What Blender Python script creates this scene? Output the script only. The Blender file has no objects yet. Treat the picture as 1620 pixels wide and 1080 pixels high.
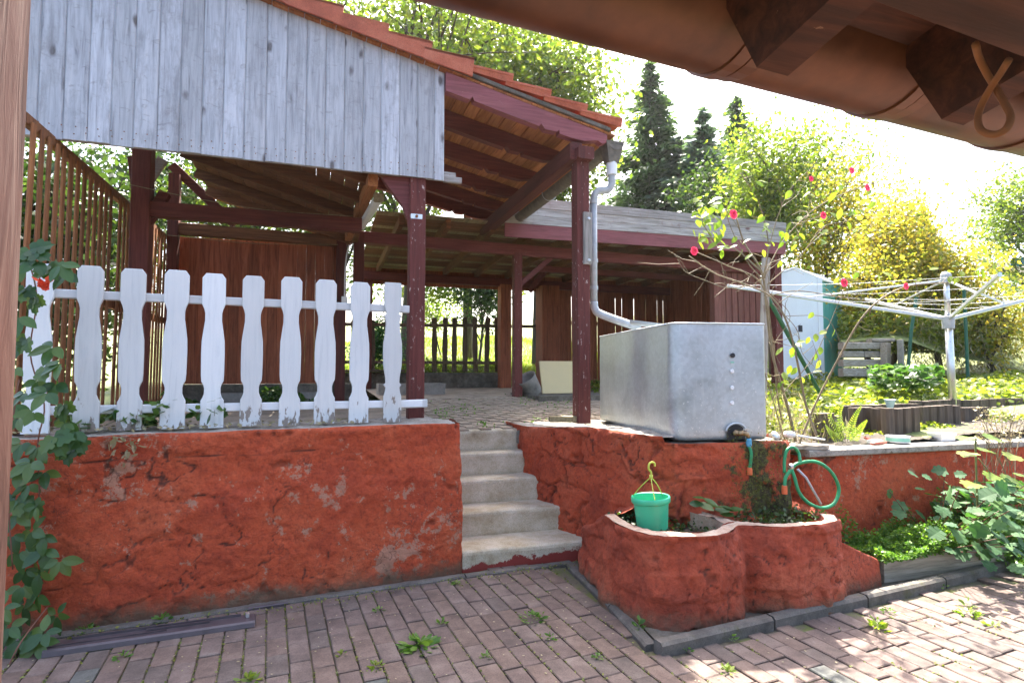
import bpy, bmesh, math, random
import numpy as np
from mathutils import Vector, Matrix
PI = math.pi
R = random.Random(7)
NR = np.random.default_rng(11)
scn = bpy.context.scene
col = scn.collection

# ------------------------------------------------------------------ camera, sky, sun, exposure
F = 900.0; H = 1.4; PITCH = math.atan(45 / 900.0); YAW = math.radians(18.5)
cd = bpy.data.cameras.new('camera'); cam = bpy.data.objects.new('camera', cd); col.objects.link(cam)
cd.sensor_width = 36; cd.lens = 36 * F / 1620; cd.clip_start = 0.02; cd.clip_end = 3000
cam.location = (0, 0, H); cam.rotation_euler = (PI / 2 + PITCH, 0, -YAW)
scn.camera = cam
SUN = Vector((0.23, 0.58, 1.0)).normalized()          # towards the sun
elev = math.asin(SUN.z); azim = math.atan2(SUN.x, SUN.y)
w = bpy.data.worlds.new('World'); scn.world = w; w.use_nodes = True
nt = w.node_tree; bg = nt.nodes['Background']
sky = nt.nodes.new('ShaderNodeTexSky'); sky.sky_type = 'NISHITA'; sky.sun_disc = False
sky.sun_elevation = elev; sky.sun_rotation = azim
sky.air_density = 1.0; sky.dust_density = 6.0; sky.ozone_density = 1.2
nt.links.new(sky.outputs[0], bg.inputs[0]); bg.inputs[1].default_value = 0.15
sd = bpy.data.lights.new('sun', 'SUN'); sd.energy = 5.0; sd.angle = math.radians(0.6); sd.color = (1.0, 0.93, 0.82)
so = bpy.data.objects.new('sun', sd); col.objects.link(so)
so.rotation_euler = SUN.to_track_quat('Z', 'Y').to_euler()
scn.view_settings.view_transform = 'Standard'; scn.view_settings.look = 'None'
scn.view_settings.exposure = 2.42; scn.view_settings.gamma = 1.0

# ------------------------------------------------------------------ measuring helpers (plain geometry)
def ray(px, py):
    x = (px - 810) / F; z = -(py - 540) / F; y = 1.0
    c, s = math.cos(PITCH), math.sin(PITCH)
    y, z = y * c - z * s, y * s + z * c
    c, s = math.cos(YAW), math.sin(YAW)
    return Vector((x * c + y * s, -x * s + y * c, z))
def P(px, py, X=None, Y=None, Z=None, D=None):
    d = ray(px, py)
    if X is not None: t = X / d.x
    elif Y is not None: t = Y / d.y
    elif Z is not None: t = (Z - H) / d.z
    else: t = D
    return Vector((d.x * t, d.y * t, H + d.z * t))
def proj(p):
    x0, y0, z = p[0], p[1], p[2] - H
    c, s = math.cos(YAW), math.sin(YAW)
    x = x0 * c - y0 * s; y = x0 * s + y0 * c
    c, s = math.cos(PITCH), math.sin(PITCH)
    y, z = y * c + z * s, -y * s + z * c
    return (810 + F * x / y, 540 - F * z / y, y)
YA = math.radians(4.5)                                # the yard is turned a little against the carport
def yard(x, y, z=0.0):
    c, s = math.cos(YA), math.sin(YA)
    return Vector((x * c - y * s, x * s + y * c, z))
def toyard(x, y):
    c, s = math.cos(YA), math.sin(YA)
    return (x * c + y * s, -x * s + y * c)

# ------------------------------------------------------------------ numpy noise
_tab = NR.random((64, 64, 64))
def vnoise(x, y, z):
    x = np.asarray(x, float); y = np.asarray(y, float); z = np.asarray(z, float)
    x, y, z = np.broadcast_arrays(x, y, z)
    xi = np.floor(x).astype(int); yi = np.floor(y).astype(int); zi = np.floor(z).astype(int)
    xf = x - xi; yf = y - yi; zf = z - zi
    xf = xf * xf * (3 - 2 * xf); yf = yf * yf * (3 - 2 * yf); zf = zf * zf * (3 - 2 * zf)
    r = 0
    for a in (0, 1):
        for b in (0, 1):
            for c in (0, 1):
                wgt = (xf if a else 1 - xf) * (yf if b else 1 - yf) * (zf if c else 1 - zf)
                r = r + wgt * _tab[(xi + a) % 64, (yi + b) % 64, (zi + c) % 64]
    return r * 2 - 1
def fbm(x, y, z, o=4):
    s = 0; a = 1; t = 0
    for i in range(o):
        s = s + a * vnoise(x * 2 ** i + 17 * i, y * 2 ** i + 5 * i, z * 2 ** i + 9 * i); t += a; a *= 0.5
    return s / t

# ------------------------------------------------------------------ materials
def new_mat(name):
    m = bpy.data.materials.new(name); m.use_nodes = True
    return m, m.node_tree, m.node_tree.nodes['Principled BSDF']
def N(nt, t, **k):
    n = nt.nodes.new(t)
    for a, b in k.items():
        if a in n.inputs: n.inputs[a].default_value = b
        else: setattr(n, a, b)
    return n
def ramp(nt, fac, stops):
    r = nt.nodes.new('ShaderNodeValToRGB'); e = r.color_ramp.elements
    while len(e) < len(stops): e.new(0.5)
    for i, (p, c) in enumerate(stops):
        e[i].position = p; e[i].color = (c[0], c[1], c[2], 1) if len(c) == 3 else c
    nt.links.new(fac, r.inputs[0]); return r
def mixc(nt, fac, a, b, mode='MIX'):
    m = nt.nodes.new('ShaderNodeMix'); m.data_type = 'RGBA'; m.blend_type = mode
    L = nt.links.new
    if hasattr(fac, 'links'): L(fac, m.inputs[0])
    else: m.inputs[0].default_value = fac
    for k, v in ((6, a), (7, b)):
        if hasattr(v, 'links'): L(v, m.inputs[k])
        else: m.inputs[k].default_value = (v[0], v[1], v[2], 1)
    return m.outputs[2]
def coords(nt, scale=(1, 1, 1), rnd=True):
    tc = nt.nodes.new('ShaderNodeTexCoord'); mp = nt.nodes.new('ShaderNodeMapping')
    L = nt.links.new
    if rnd:
        oi = nt.nodes.new('ShaderNodeObjectInfo'); mu = N(nt, 'ShaderNodeMath', operation='MULTIPLY'); mu.inputs[1].default_value = 37.0
        L(oi.outputs['Random'], mu.inputs[0]); ad = N(nt, 'ShaderNodeVectorMath', operation='ADD')
        L(tc.outputs['Object'], ad.inputs[0]); L(mu.outputs[0], ad.inputs[1]); L(ad.outputs[0], mp.inputs[0])
    else: L(tc.outputs['Object'], mp.inputs[0])
    mp.inputs['Scale'].default_value = scale
    return mp.outputs[0], tc.outputs['Object']
def bump(nt, h, strength, dist, bs, base=None):
    b = N(nt, 'ShaderNodeBump'); b.inputs['Strength'].default_value = strength; b.inputs['Distance'].default_value = dist
    nt.links.new(h, b.inputs['Height'])
    if base: nt.links.new(base, b.inputs['Normal'])
    nt.links.new(b.outputs[0], bs.inputs['Normal']); return b.outputs[0]
def noise(nt, v, s, d=6, r=0.6, dist=0.0):
    n = N(nt, 'ShaderNodeTexNoise'); n.inputs['Scale'].default_value = s; n.inputs['Detail'].default_value = d
    n.inputs['Roughness'].default_value = r; n.inputs['Distortion'].default_value = dist
    nt.links.new(v, n.inputs['Vector']); return n.outputs[0]

def wood(name, stops, axis='Z', flake=None, fl=(0.62, 0.66), knots=0.0, rough=0.8, vary=0.25, bs=0.35, dirt=None):
    m, nt, b = new_mat(name); L = nt.links.new
    k = {'X': 0, 'Y': 1, 'Z': 2}[axis]
    sc = [14, 14, 14]; sc[k] = 0.9
    v, raw = coords(nt, sc)
    g = noise(nt, v, 3.0, 8, 0.65, 0.6)
    r = ramp(nt, g, stops); c = r.outputs[0]
    sc2 = [1, 1, 1]; sc2[k] = .35
    v2, _ = coords(nt, sc2)
    big = noise(nt, v2, 3.2, 4, 0.6)
    rb = ramp(nt, big, [(0.3, (1 - vary,) * 3), (0.7, (1 + 0 * vary,) * 3)])
    c = mixc(nt, 1.0, c, rb.outputs[0], 'MULTIPLY')
    oi = nt.nodes.new('ShaderNodeObjectInfo')
    ro = ramp(nt, oi.outputs['Random'], [(0.0, (0.74, 0.73, 0.71)), (1.0, (1.0, 1.0, 1.0))])
    c = mixc(nt, 1.0, c, ro.outputs[0], 'MULTIPLY')
    if knots:
        sk = [7.5, 7.5, 7.5]; sk[k] = 3.6
        vk, _ = coords(nt, sk)
        vo = N(nt, 'ShaderNodeTexVoronoi'); L(vk, vo.inputs['Vector']); vo.inputs['Scale'].default_value = 1.0
        vd = noise(nt, vk, 3.0, 3)
        mm = N(nt, 'ShaderNodeMath', operation='MULTIPLY_ADD'); L(vd, mm.inputs[0]); mm.inputs[1].default_value = 0.22; L(vo.outputs['Distance'], mm.inputs[2])
        rk = ramp(nt, mm.outputs[0], [(0.20, (1, 1, 1)), (0.31, (0, 0, 0))])
        nk = noise(nt, vk, 0.55, 2); nr_ = ramp(nt, nk, [(0.47, (0, 0, 0)), (0.53, (1, 1, 1))]); kk = mixc(nt, 1.0, rk.outputs[0], nr_.outputs[0], 'MULTIPLY')
        c = mixc(nt, kk, c, (knots[0], knots[1], knots[2]))
        sk2 = [9, 9, 9]; sk2[k] = 17
        vk2, _ = coords(nt, sk2); wn = noise(nt, vk2, 1.1, 8, 0.72, 1.2); wr = ramp(nt, wn, [(0.57, (0, 0, 0)), (0.70, (0.6, 0.6, 0.6))]); c = mixc(nt, wr.outputs[0], c, (knots[0] * 1.5, knots[1] * 1.5, knots[2] * 1.5))
    if dirt:
        dn = noise(nt, v2, 5.0, 8, 0.78); dr = ramp(nt, dn, [(0.52, (0, 0, 0)), (0.72, (1, 1, 1))])
        c = mixc(nt, dr.outputs[0], c, dirt)
    if flake:
        sf = [22, 22, 22]; sf[k] = 8
        vf, _ = coords(nt, sf)
        fn = noise(nt, vf, 2.0, 6, 0.7)
        fr = ramp(nt, fn, [(fl[0], (0, 0, 0)), (fl[1], (1, 1, 1))])
        c = mixc(nt, fr.outputs[0], c, flake)
    L(c, b.inputs['Base Color']); b.inputs['Roughness'].default_value = rough
    bump(nt, g, bs, 0.004, b)
    return m

def plaster_mat(name, base, dark, pale, salt=0.62, moss=None, low=None):
    m, nt, b = new_mat(name); L = nt.links.new
    v, raw = coords(nt, (1, 1, 1), False)
    a = noise(nt, v, 2.3, 8, 0.65); r = ramp(nt, a, [(0.30, dark), (0.5, base), (0.72, pale)])
    f = noise(nt, v, 38, 6, 0.7); rf = ramp(nt, f, [(0.30, (0.48, 0.42, 0.42)), (0.46, (0.92, 0.9, 0.9)), (0.62, (1.12, 1.15, 1.15))])
    c = mixc(nt, 0.9, r.outputs[0], rf.outputs[0], 'MULTIPLY')
    s1 = noise(nt, v, 9, 10, 0.75); s2 = noise(nt, v, 1.6, 3, 0.5)
    mu = N(nt, 'ShaderNodeMath', operation='MULTIPLY_ADD'); L(s2, mu.inputs[0]); mu.inputs[1].default_value = 0.45; s1b = noise(nt, v, 30, 8, 0.8); s1m = N(nt, 'ShaderNodeMath', operation='MULTIPLY_ADD'); L(s1b, s1m.inputs[0]); s1m.inputs[1].default_value = 0.35; L(s1, s1m.inputs[2]); L(s1m.outputs[0], mu.inputs[2])
    rs = ramp(nt, mu.outputs[0], [(salt + 0.43, (0, 0, 0)), (salt + 0.53, (0.7, 0.7, 0.7))])
    c = mixc(nt, rs.outputs[0], c, (0.46, 0.28, 0.19))
    # grime hairlines
    vo = N(nt, 'ShaderNodeTexVoronoi'); vo.feature = 'DISTANCE_TO_EDGE'; vo.inputs['Scale'].default_value = 3.1
    vv = N(nt, 'ShaderNodeVectorMath', operation='MULTIPLY_ADD'); nz = N(nt, 'ShaderNodeTexNoise'); nz.inputs['Scale'].default_value = 4; nz.inputs['Detail'].default_value = 6
    L(v, nz.inputs['Vector']); L(nz.outputs['Color'], vv.inputs[0]); vv.inputs[1].default_value = (0.7, 0.7, 0.7); L(v, vv.inputs[2]); L(vv.outputs[0], vo.inputs['Vector'])
    rc = ramp(nt, vo.outputs['Distance'], [(0.0, (1, 1, 1)), (0.012, (0, 0, 0))])
    rcm = ramp(nt, s2, [(0.45, (0, 0, 0)), (0.6, (0.8, 0.8, 0.8))])
    mc = mixc(nt, 1.0, rc.outputs[0], rcm.outputs[0], 'MULTIPLY')
    c = mixc(nt, mc, c, (0.06, 0.02, 0.015))
    da = nt.nodes.new('ShaderNodeAttribute'); da.attribute_name = 'dirt'; dm = ramp(nt, da.outputs['Fac'], [(0.25, (0, 0, 0)), (0.9, (0.85, 0.85, 0.85))]); c = mixc(nt, dm.outputs[0], c, (0.055, 0.022, 0.014))  # darkens cracks and pits: occlusion shade put into the colour, plus grime
    sx = N(nt, 'ShaderNodeSeparateXYZ'); L(raw, sx.inputs[0])
    if low is not None:                                # soil splash along the foot of the wall
        mr = N(nt, 'ShaderNodeMath', operation='MULTIPLY_ADD'); L(s1, mr.inputs[0]); mr.inputs[1].default_value = -0.30; L(sx.outputs[2], mr.inputs[2])
        md = N(nt, 'ShaderNodeMath', operation='ADD'); L(mr.outputs[0], md.inputs[0]); md.inputs[1].default_value = 0.5
        rl = ramp(nt, md.outputs[0], [(0.5 + low - 0.30, (0.9, 0.9, 0.9)), (0.5 + low - 0.19, (0, 0, 0))])
        c = mixc(nt, rl.outputs[0], c, (0.13, 0.085, 0.05))
    if moss:
        mn = noise(nt, v, 5, 8, 0.7); mg = N(nt, 'ShaderNodeVectorMath', operation='DISTANCE'); L(raw, mg.inputs[0]); mg.inputs[1].default_value = moss
        ma = N(nt, 'ShaderNodeMath', operation='MULTIPLY_ADD'); L(mn, ma.inputs[0]); ma.inputs[1].default_value = -2.3; L(mg.outputs[1], ma.inputs[2]); mo_ = N(nt, 'ShaderNodeMath', operation='ADD'); L(ma.outputs[0], mo_.inputs[0]); mo_.inputs[1].default_value = 1.0
        rm = ramp(nt, mo_.outputs[0], [(0.02, (1, 1, 1)), (0.16, (0, 0, 0))])
        mcol = ramp(nt, f, [(0.40, (0.035, 0.022, 0.012)), (0.62, (0.11, 0.12, 0.02))])
        c = mixc(nt, rm.outputs[0], c, mcol.outputs[0])
    L(c, b.inputs['Base Color']); b.inputs['Roughness'].default_value = 0.82
    n1 = bump(nt, f, 1.0, 0.010, b); h2 = noise(nt, v, 13, 10, 0.78, 0.4)
    bump(nt, h2, 0.9, 0.035, b, n1)
    return m

def stone(name, stops, scale=8, spot=None, rough=0.9, bs=0.4, moss=None, perobj=None, sth=(0.62, 0.68)):
    m, nt, b = new_mat(name); L = nt.links.new
    v, raw = coords(nt, (1, 1, 1), True)
    a = noise(nt, v, scale, 8, 0.7); r = ramp(nt, a, stops); c = r.outputs[0]
    f = noise(nt, v, 130, 4, 0.7); rf = ramp(nt, f, [(0.32, (0.6, 0.6, 0.6)), (0.55, (1, 1, 1))])
    c = mixc(nt, 0.9, c, rf.outputs[0], 'MULTIPLY')
    if perobj:
        oi = nt.nodes.new('ShaderNodeObjectInfo'); ro = ramp(nt, oi.outputs['Random'], perobj); ro.color_ramp.interpolation = 'CONSTANT'
        c = mixc(nt, 1.0, c, ro.outputs[0], 'MULTIPLY')
    if spot:
        sn = noise(nt, v, 26, 6, 0.6); sr = ramp(nt, sn, [(sth[0], (0, 0, 0)), (sth[1], (1, 1, 1))]); c = mixc(nt, sr.outputs[0], c, spot)
    if moss:
        mn = noise(nt, v, 6, 8, 0.75); mr = ramp(nt, mn, [(0.56, (0, 0, 0)), (0.66, (1, 1, 1))]); c = mixc(nt, mr.outputs[0], c, moss)
    L(c, b.inputs['Base Color']); b.inputs['Roughness'].default_value = rough
    n1 = bump(nt, f, bs, 0.002, b); bump(nt, a, bs, 0.006, b, n1)
    return m

def plain(name, c, rough=0.5, metal=0.0, var=0.15, scale=12, trans=0.0, bs=0.0, coat=0.0):
    m, nt, b = new_mat(name); v, raw = coords(nt)
    a = noise(nt, v, scale, 5, 0.6)
    r = ramp(nt, a, [(0.3, tuple(x * (1 - var) for x in c)), (0.7, tuple(min(1, x * (1 + var * .5)) for x in c))])
    nt.links.new(r.outputs[0], b.inputs['Base Color']); b.inputs['Roughness'].default_value = rough; b.inputs['Metallic'].default_value = metal
    rr = ramp(nt, a, [(0.3, (rough * .8,) * 3), (0.7, (min(1, rough * 1.25),) * 3)]); nt.links.new(rr.outputs[0], b.inputs['Roughness'])
    if trans: b.inputs['Transmission Weight'].default_value = trans
    if coat: b.inputs['Coat Weight'].default_value = coat
    if bs: bump(nt, a, bs, 0.003, b)
    return m

def leafmat(name, cols, trans=0.45, tcol=None, rough=0.45):
    m, nt, b = new_mat(name); L = nt.links.new
    ge = nt.nodes.new('ShaderNodeNewGeometry'); oi = nt.nodes.new('ShaderNodeObjectInfo')
    ad = N(nt, 'ShaderNodeMath', operation='ADD'); L(ge.outputs['Random Per Island'], ad.inputs[0]); L(oi.outputs['Random'], ad.inputs[1])
    fr = N(nt, 'ShaderNodeMath', operation='FRACT'); L(ad.outputs[0], fr.inputs[0])
    n = len(cols); r = ramp(nt, fr.outputs[0], [(i / max(1, n - 1), c) for i, c in enumerate(cols)])
    L(r.outputs[0], b.inputs['Base Color']); b.inputs['Roughness'].default_value = rough
    tr = N(nt, 'ShaderNodeBsdfTranslucent')
    tc = mixc(nt, 1.0, r.outputs[0], tcol or (1.9, 1.9, 0.9), 'MULTIPLY'); L(tc, tr.inputs[0])
    mx = N(nt, 'ShaderNodeMixShader'); mx.inputs[0].default_value = trans
    L(b.outputs[0], mx.inputs[1]); L(tr.outputs[0], mx.inputs[2]); L(mx.outputs[0], nt.nodes['Material Output'].inputs[0])
    return m

M = {}
M['grey_board'] = wood('weathered_grey_board', [(0.26, (0.20, 0.205, 0.22)), (0.38, (0.46, 0.48, 0.52)), (0.55, (0.62, 0.65, 0.70)), (0.75, (0.72, 0.73, 0.76))], 'Z', knots=(0.13, 0.12, 0.12), vary=0.22, bs=0.6, dirt=(0.27, 0.27, 0.28))
M['grey_plank'] = wood('weathered_pale_plank', [(0.3, (0.20, 0.18, 0.16)), (0.5, (0.42, 0.39, 0.36)), (0.7, (0.58, 0.55, 0.52))], 'X', knots=(0.16, 0.09, 0.08), vary=0.25, bs=0.5, flake=(0.26, 0.06, 0.05), fl=(0.66, 0.70))
M['grey_block'] = wood('weathered_post_patch', [(0.3, (0.20, 0.18, 0.16)), (0.5, (0.42, 0.39, 0.36)), (0.7, (0.58, 0.55, 0.52))], 'Z', knots=(0.16, 0.09, 0.08), vary=0.25, bs=0.5)
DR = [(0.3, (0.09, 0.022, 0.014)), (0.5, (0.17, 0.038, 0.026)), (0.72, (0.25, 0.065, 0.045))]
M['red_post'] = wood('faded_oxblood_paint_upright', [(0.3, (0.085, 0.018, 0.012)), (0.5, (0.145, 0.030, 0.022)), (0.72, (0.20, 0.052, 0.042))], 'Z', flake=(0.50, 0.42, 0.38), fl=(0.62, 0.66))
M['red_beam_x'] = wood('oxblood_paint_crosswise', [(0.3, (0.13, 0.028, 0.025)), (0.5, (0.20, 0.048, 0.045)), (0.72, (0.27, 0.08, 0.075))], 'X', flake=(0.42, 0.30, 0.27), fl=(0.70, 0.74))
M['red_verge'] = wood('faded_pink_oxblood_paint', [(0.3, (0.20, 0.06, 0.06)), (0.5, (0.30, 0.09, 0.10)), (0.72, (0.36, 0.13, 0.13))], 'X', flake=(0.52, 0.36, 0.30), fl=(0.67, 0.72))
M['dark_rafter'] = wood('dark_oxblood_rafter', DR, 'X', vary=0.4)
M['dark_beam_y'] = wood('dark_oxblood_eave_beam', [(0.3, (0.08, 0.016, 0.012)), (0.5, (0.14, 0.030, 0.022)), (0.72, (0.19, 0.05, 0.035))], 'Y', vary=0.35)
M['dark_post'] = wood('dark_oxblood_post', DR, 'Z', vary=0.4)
M['orange_board'] = wood('orange_stained_underboards', [(0.3, (0.26, 0.085, 0.024)), (0.5, (0.48, 0.18, 0.052)), (0.7, (0.60, 0.26, 0.085))], 'Y', vary=0.3)
M['brown_board'] = wood('brown_stained_boards', [(0.3, (0.10, 0.040, 0.016)), (0.5, (0.22, 0.09, 0.036)), (0.7, (0.34, 0.15, 0.06))], 'X', vary=0.35)
M['red_board'] = wood('red_brown_wall_boards', [(0.3, (0.17, 0.045, 0.020)), (0.5, (0.38, 0.11, 0.048)), (0.7, (0.50, 0.17, 0.08))], 'Z', vary=0.35)
M['light_red_board'] = wood('sunbleached_red_brown_boards', [(0.3, (0.16, 0.05, 0.035)), (0.5, (0.28, 0.10, 0.075)), (0.7, (0.36, 0.15, 0.11))], 'Z', vary=0.35)
M['slat'] = wood('golden_brown_slats', [(0.3, (0.15, 0.052, 0.018)), (0.5, (0.32, 0.12, 0.040)), (0.7, (0.45, 0.19, 0.065))], 'Z', vary=0.4)
M['pale_timber'] = wood('bare_yellow_timber', [(0.3, (0.20, 0.15, 0.07)), (0.5, (0.34, 0.27, 0.14)), (0.7, (0.45, 0.37, 0.22))], 'Y', vary=0.3)
M['old_picket'] = wood('old_brown_picket', [(0.3, (0.05, 0.035, 0.022)), (0.5, (0.13, 0.09, 0.055)), (0.7, (0.22, 0.155, 0.10))], 'Z', vary=0.4)
M['palisade'] = wood('brown_grey_palisade', [(0.3, (0.05, 0.035, 0.025)), (0.5, (0.12, 0.085, 0.06)), (0.7, (0.20, 0.15, 0.11))], 'Z', vary=0.4)
M['sleeper'] = wood('pale_old_sleeper', [(0.3, (0.20, 0.165, 0.12)), (0.5, (0.40, 0.35, 0.28)), (0.7, (0.54, 0.49, 0.42))], 'X', vary=0.3)
M['white_paint'] = wood('white_picket_paint', [(0.25, (0.62, 0.64, 0.66)), (0.45, (0.76, 0.78, 0.79)), (0.7, (0.82, 0.83, 0.83))], 'Z', vary=0.08, bs=0.25, flake=(0.22, 0.18, 0.14), fl=(0.74, 0.76))
def peel(m, zb):                                       # paint peeled off the foot of each picket
    nt = m.node_tree; b = nt.nodes['Principled BSDF']; L = nt.links.new
    src = b.inputs['Base Color'].links[0].from_socket
    v, raw = coords(nt, (22, 22, 7)); a = noise(nt, v, 1.3, 6, 0.65)
    sx = N(nt, 'ShaderNodeSeparateXYZ'); L(raw, sx.inputs[0])
    mm = N(nt, 'ShaderNodeMath', operation='MULTIPLY_ADD'); L(a, mm.inputs[0]); mm.inputs[1].default_value = -0.9; oi_ = nt.nodes.new('ShaderNodeObjectInfo'); m5 = N(nt, 'ShaderNodeMath', operation='MULTIPLY_ADD'); L(oi_.outputs['Random'], m5.inputs[0]); m5.inputs[1].default_value = 0.13; L(sx.outputs[2], m5.inputs[2]); L(m5.outputs[0], mm.inputs[2])
    rr = ramp(nt, mm.outputs[0], [(0.0, (1, 1, 1)), (0.01, (0, 0, 0))])
    ad = N(nt, 'ShaderNodeMath', operation='ADD'); L(mm.outputs[0], ad.inputs[0]); ad.inputs[1].default_value = 0.40; L(ad.outputs[0], rr.inputs[0])
    L(mixc(nt, rr.outputs[0], src, (0.24, 0.20, 0.17)), b.inputs['Base Color'])
peel(M['white_paint'], 0)
M['white_rail'] = wood('white_rail_paint', [(0.25, (0.60, 0.62, 0.64)), (0.45, (0.74, 0.76, 0.78)), (0.7, (0.80, 0.81, 0.82))], 'X', vary=0.1, bs=0.3, flake=(0.30, 0.27, 0.24), fl=(0.70, 0.72))
M['porch_wood'] = wood('brown_red_porch_timber', [(0.3, (0.04, 0.013, 0.007)), (0.5, (0.095, 0.028, 0.014)), (0.7, (0.16, 0.05, 0.025))], 'X', vary=0.45, flake=(0.25, 0.13, 0.08), fl=(0.68, 0.72))
M['porch_post'] = wood('worn_porch_post', [(0.3, (0.12, 0.05, 0.035)), (0.5, (0.24, 0.11, 0.08)), (0.7, (0.36, 0.22, 0.17))], 'Z', vary=0.5, bs=.8)
M['gutter_brown'] = plain('brown_metal_gutter', (0.165, 0.062, 0.030), 0.36, 0.25, 0.5, 7)
M['gutter_grey'] = plain('grey_mossy_gutter', (0.16, 0.14, 0.11), 0.7, 0.0, 0.5, 18)
M['pipe_grey'] = plain('pale_grey_pipe', (0.42, 0.44, 0.45), 0.5, 0.0, 0.2, 20)
M['tile'] = stone('terracotta_tile', [(0.3, (0.30, 0.065, 0.03)), (0.5, (0.48, 0.12, 0.055)), (0.7, (0.55, 0.17, 0.09))], 5, rough=0.75, bs=0.25)
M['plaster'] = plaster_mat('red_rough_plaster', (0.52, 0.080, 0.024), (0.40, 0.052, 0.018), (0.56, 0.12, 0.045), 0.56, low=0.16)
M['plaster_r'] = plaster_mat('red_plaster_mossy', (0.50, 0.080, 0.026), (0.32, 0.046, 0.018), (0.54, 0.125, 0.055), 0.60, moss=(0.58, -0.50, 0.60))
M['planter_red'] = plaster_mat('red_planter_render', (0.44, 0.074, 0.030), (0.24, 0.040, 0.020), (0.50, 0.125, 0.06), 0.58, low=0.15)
M['coping'] = stone('rough_mortar_top', [(0.3, (0.13, 0.11, 0.09)), (0.5, (0.32, 0.29, 0.25)), (0.7, (0.44, 0.40, 0.35))], 12, spot=(0.09, 0.075, 0.05), bs=0.8)
M['rim'] = stone('pale_planter_rim', [(0.3, (0.30, 0.17, 0.12)), (0.5, (0.42, 0.30, 0.23)), (0.7, (0.50, 0.42, 0.34))], 14, bs=0.6)
M['slab'] = stone('lichened_concrete_slab', [(0.3, (0.16, 0.14, 0.12)), (0.5, (0.33, 0.30, 0.26)), (0.7, (0.42, 0.39, 0.34))], 16, spot=(0.12, 0.10, 0.07), bs=0.5)
M['step'] = stone('stained_concrete_step', [(0.25, (0.22, 0.165, 0.095)), (0.42, (0.43, 0.36, 0.245)), (0.6, (0.56, 0.50, 0.39)), (0.75, (0.64, 0.60, 0.51))], 5, bs=0.25, rough=0.85)
M['concrete'] = stone('grey_concrete', [(0.3, (0.15, 0.14, 0.12)), (0.5, (0.27, 0.25, 0.22)), (0.7, (0.36, 0.33, 0.30))], 7, bs=0.4)
M['concrete_dark'] = stone('mossy_dark_concrete', [(0.3, (0.05, 0.045, 0.035)), (0.5, (0.12, 0.105, 0.08)), (0.7, (0.22, 0.20, 0.17))], 6, bs=0.8)
M['kerb'] = stone('dark_kerbstone', [(0.3, (0.055, 0.05, 0.045)), (0.5, (0.105, 0.095, 0.085)), (0.7, (0.16, 0.145, 0.13))], 9, bs=0.5, moss=(0.07, 0.07, 0.03))
M['paver'] = stone('red_concrete_paver', [(0.3, (0.080, 0.060, 0.052)), (0.5, (0.138, 0.100, 0.087)), (0.7, (0.20, 0.155, 0.135))], 7, bs=0.45, perobj=[(0, (1, 1, 1)), (0.30, (0.90, 0.87, 0.87)), (0.55, (1.0, 0.95, 0.90)), (0.80, (0.78, 0.82, 0.83)), (0.93, (0.68, 0.95, 1.0)), (0.965, (0.93, 0.88, 0.82))], spot=(0.42, 0.38, 0.34), sth=(0.73, 0.75), moss=None)
M['joint'] = stone('mossy_joint_sand', [(0.35, (0.06, 0.05, 0.038)), (0.48, (0.105, 0.09, 0.062)), (0.56, (0.085, 0.10, 0.025)), (0.7, (0.13, 0.15, 0.035))], 5, bs=0.8)
M['terrace_floor'] = stone('dusty_terrace_floor', [(0.3, (0.22, 0.165, 0.12)), (0.5, (0.34, 0.27, 0.20)), (0.7, (0.44, 0.37, 0.28))], 4, bs=0.4, moss=(0.14, 0.13, 0.055))
M['soil'] = stone('dark_soil', [(0.3, (0.020, 0.015, 0.010)), (0.5, (0.05, 0.038, 0.026)), (0.7, (0.09, 0.07, 0.05))], 12, bs=1.0)
M['meadow'] = stone('meadow_ground', [(0.3, (0.06, 0.085, 0.02)), (0.5, (0.13, 0.16, 0.04)), (0.7, (0.22, 0.24, 0.07))], 3, bs=0.6)
M['bark'] = wood('grey_brown_bark', [(0.3, (0.04, 0.032, 0.024)), (0.5, (0.10, 0.08, 0.06)), (0.7, (0.18, 0.155, 0.12))], 'Z', bs=0.9)
M['stem_g'] = plain('green_stem', (0.14, 0.16, 0.05), 0.6, 0, 0.4)
M['stem_b'] = plain('woody_stem', (0.22, 0.17, 0.10), 0.7, 0, 0.4)
M['stem_r'] = plain('reddish_vine_stem', (0.16, 0.06, 0.035), 0.6, 0, 0.3)
M['green_pl'] = plain('mint_green_plastic', (0.05, 0.50, 0.27), 0.38, 0, 0.12, 9)
M['hose'] = plain('green_garden_hose', (0.02, 0.26, 0.10), 0.4, 0, 0.2, 30)
M['yellow_pl'] = plain('lime_plastic_hook', (0.52, 0.55, 0.08), 0.4)
M['orange_pl'] = plain('orange_hose_coupling', (0.62, 0.13, 0.04), 0.45)
M['blue_pl'] = plain('blue_hose_coupling', (0.08, 0.32, 0.50), 0.4)
M['white_pl'] = plain('white_plastic', (0.78, 0.79, 0.79), 0.4, 0, 0.06)
M['clear'] = plain('grey_clear_tube', (0.40, 0.42, 0.46), 0.25, 0, 0.15)
M['brass'] = plain('tarnished_brass', (0.36, 0.25, 0.14), 0.35, 0.9, 0.4, 40)
M['steel'] = plain('bare_aluminium', (0.62, 0.63, 0.64), 0.32, 0.85, 0.15, 30)
M['rust'] = plain('rusty_iron', (0.28, 0.11, 0.04), 0.75, 0.3, 0.4, 40)
M['dark_metal'] = plain('purple_grey_metal_rail', (0.085, 0.07, 0.08), 0.45, 0.35, 0.3, 14)
M['green_post'] = plain('dark_green_fence_post', (0.015, 0.10, 0.065), 0.5)
M['shed_white'] = plain('white_coated_shed_sheet', (0.74, 0.78, 0.80), 0.45, 0, 0.06, 3)
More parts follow.
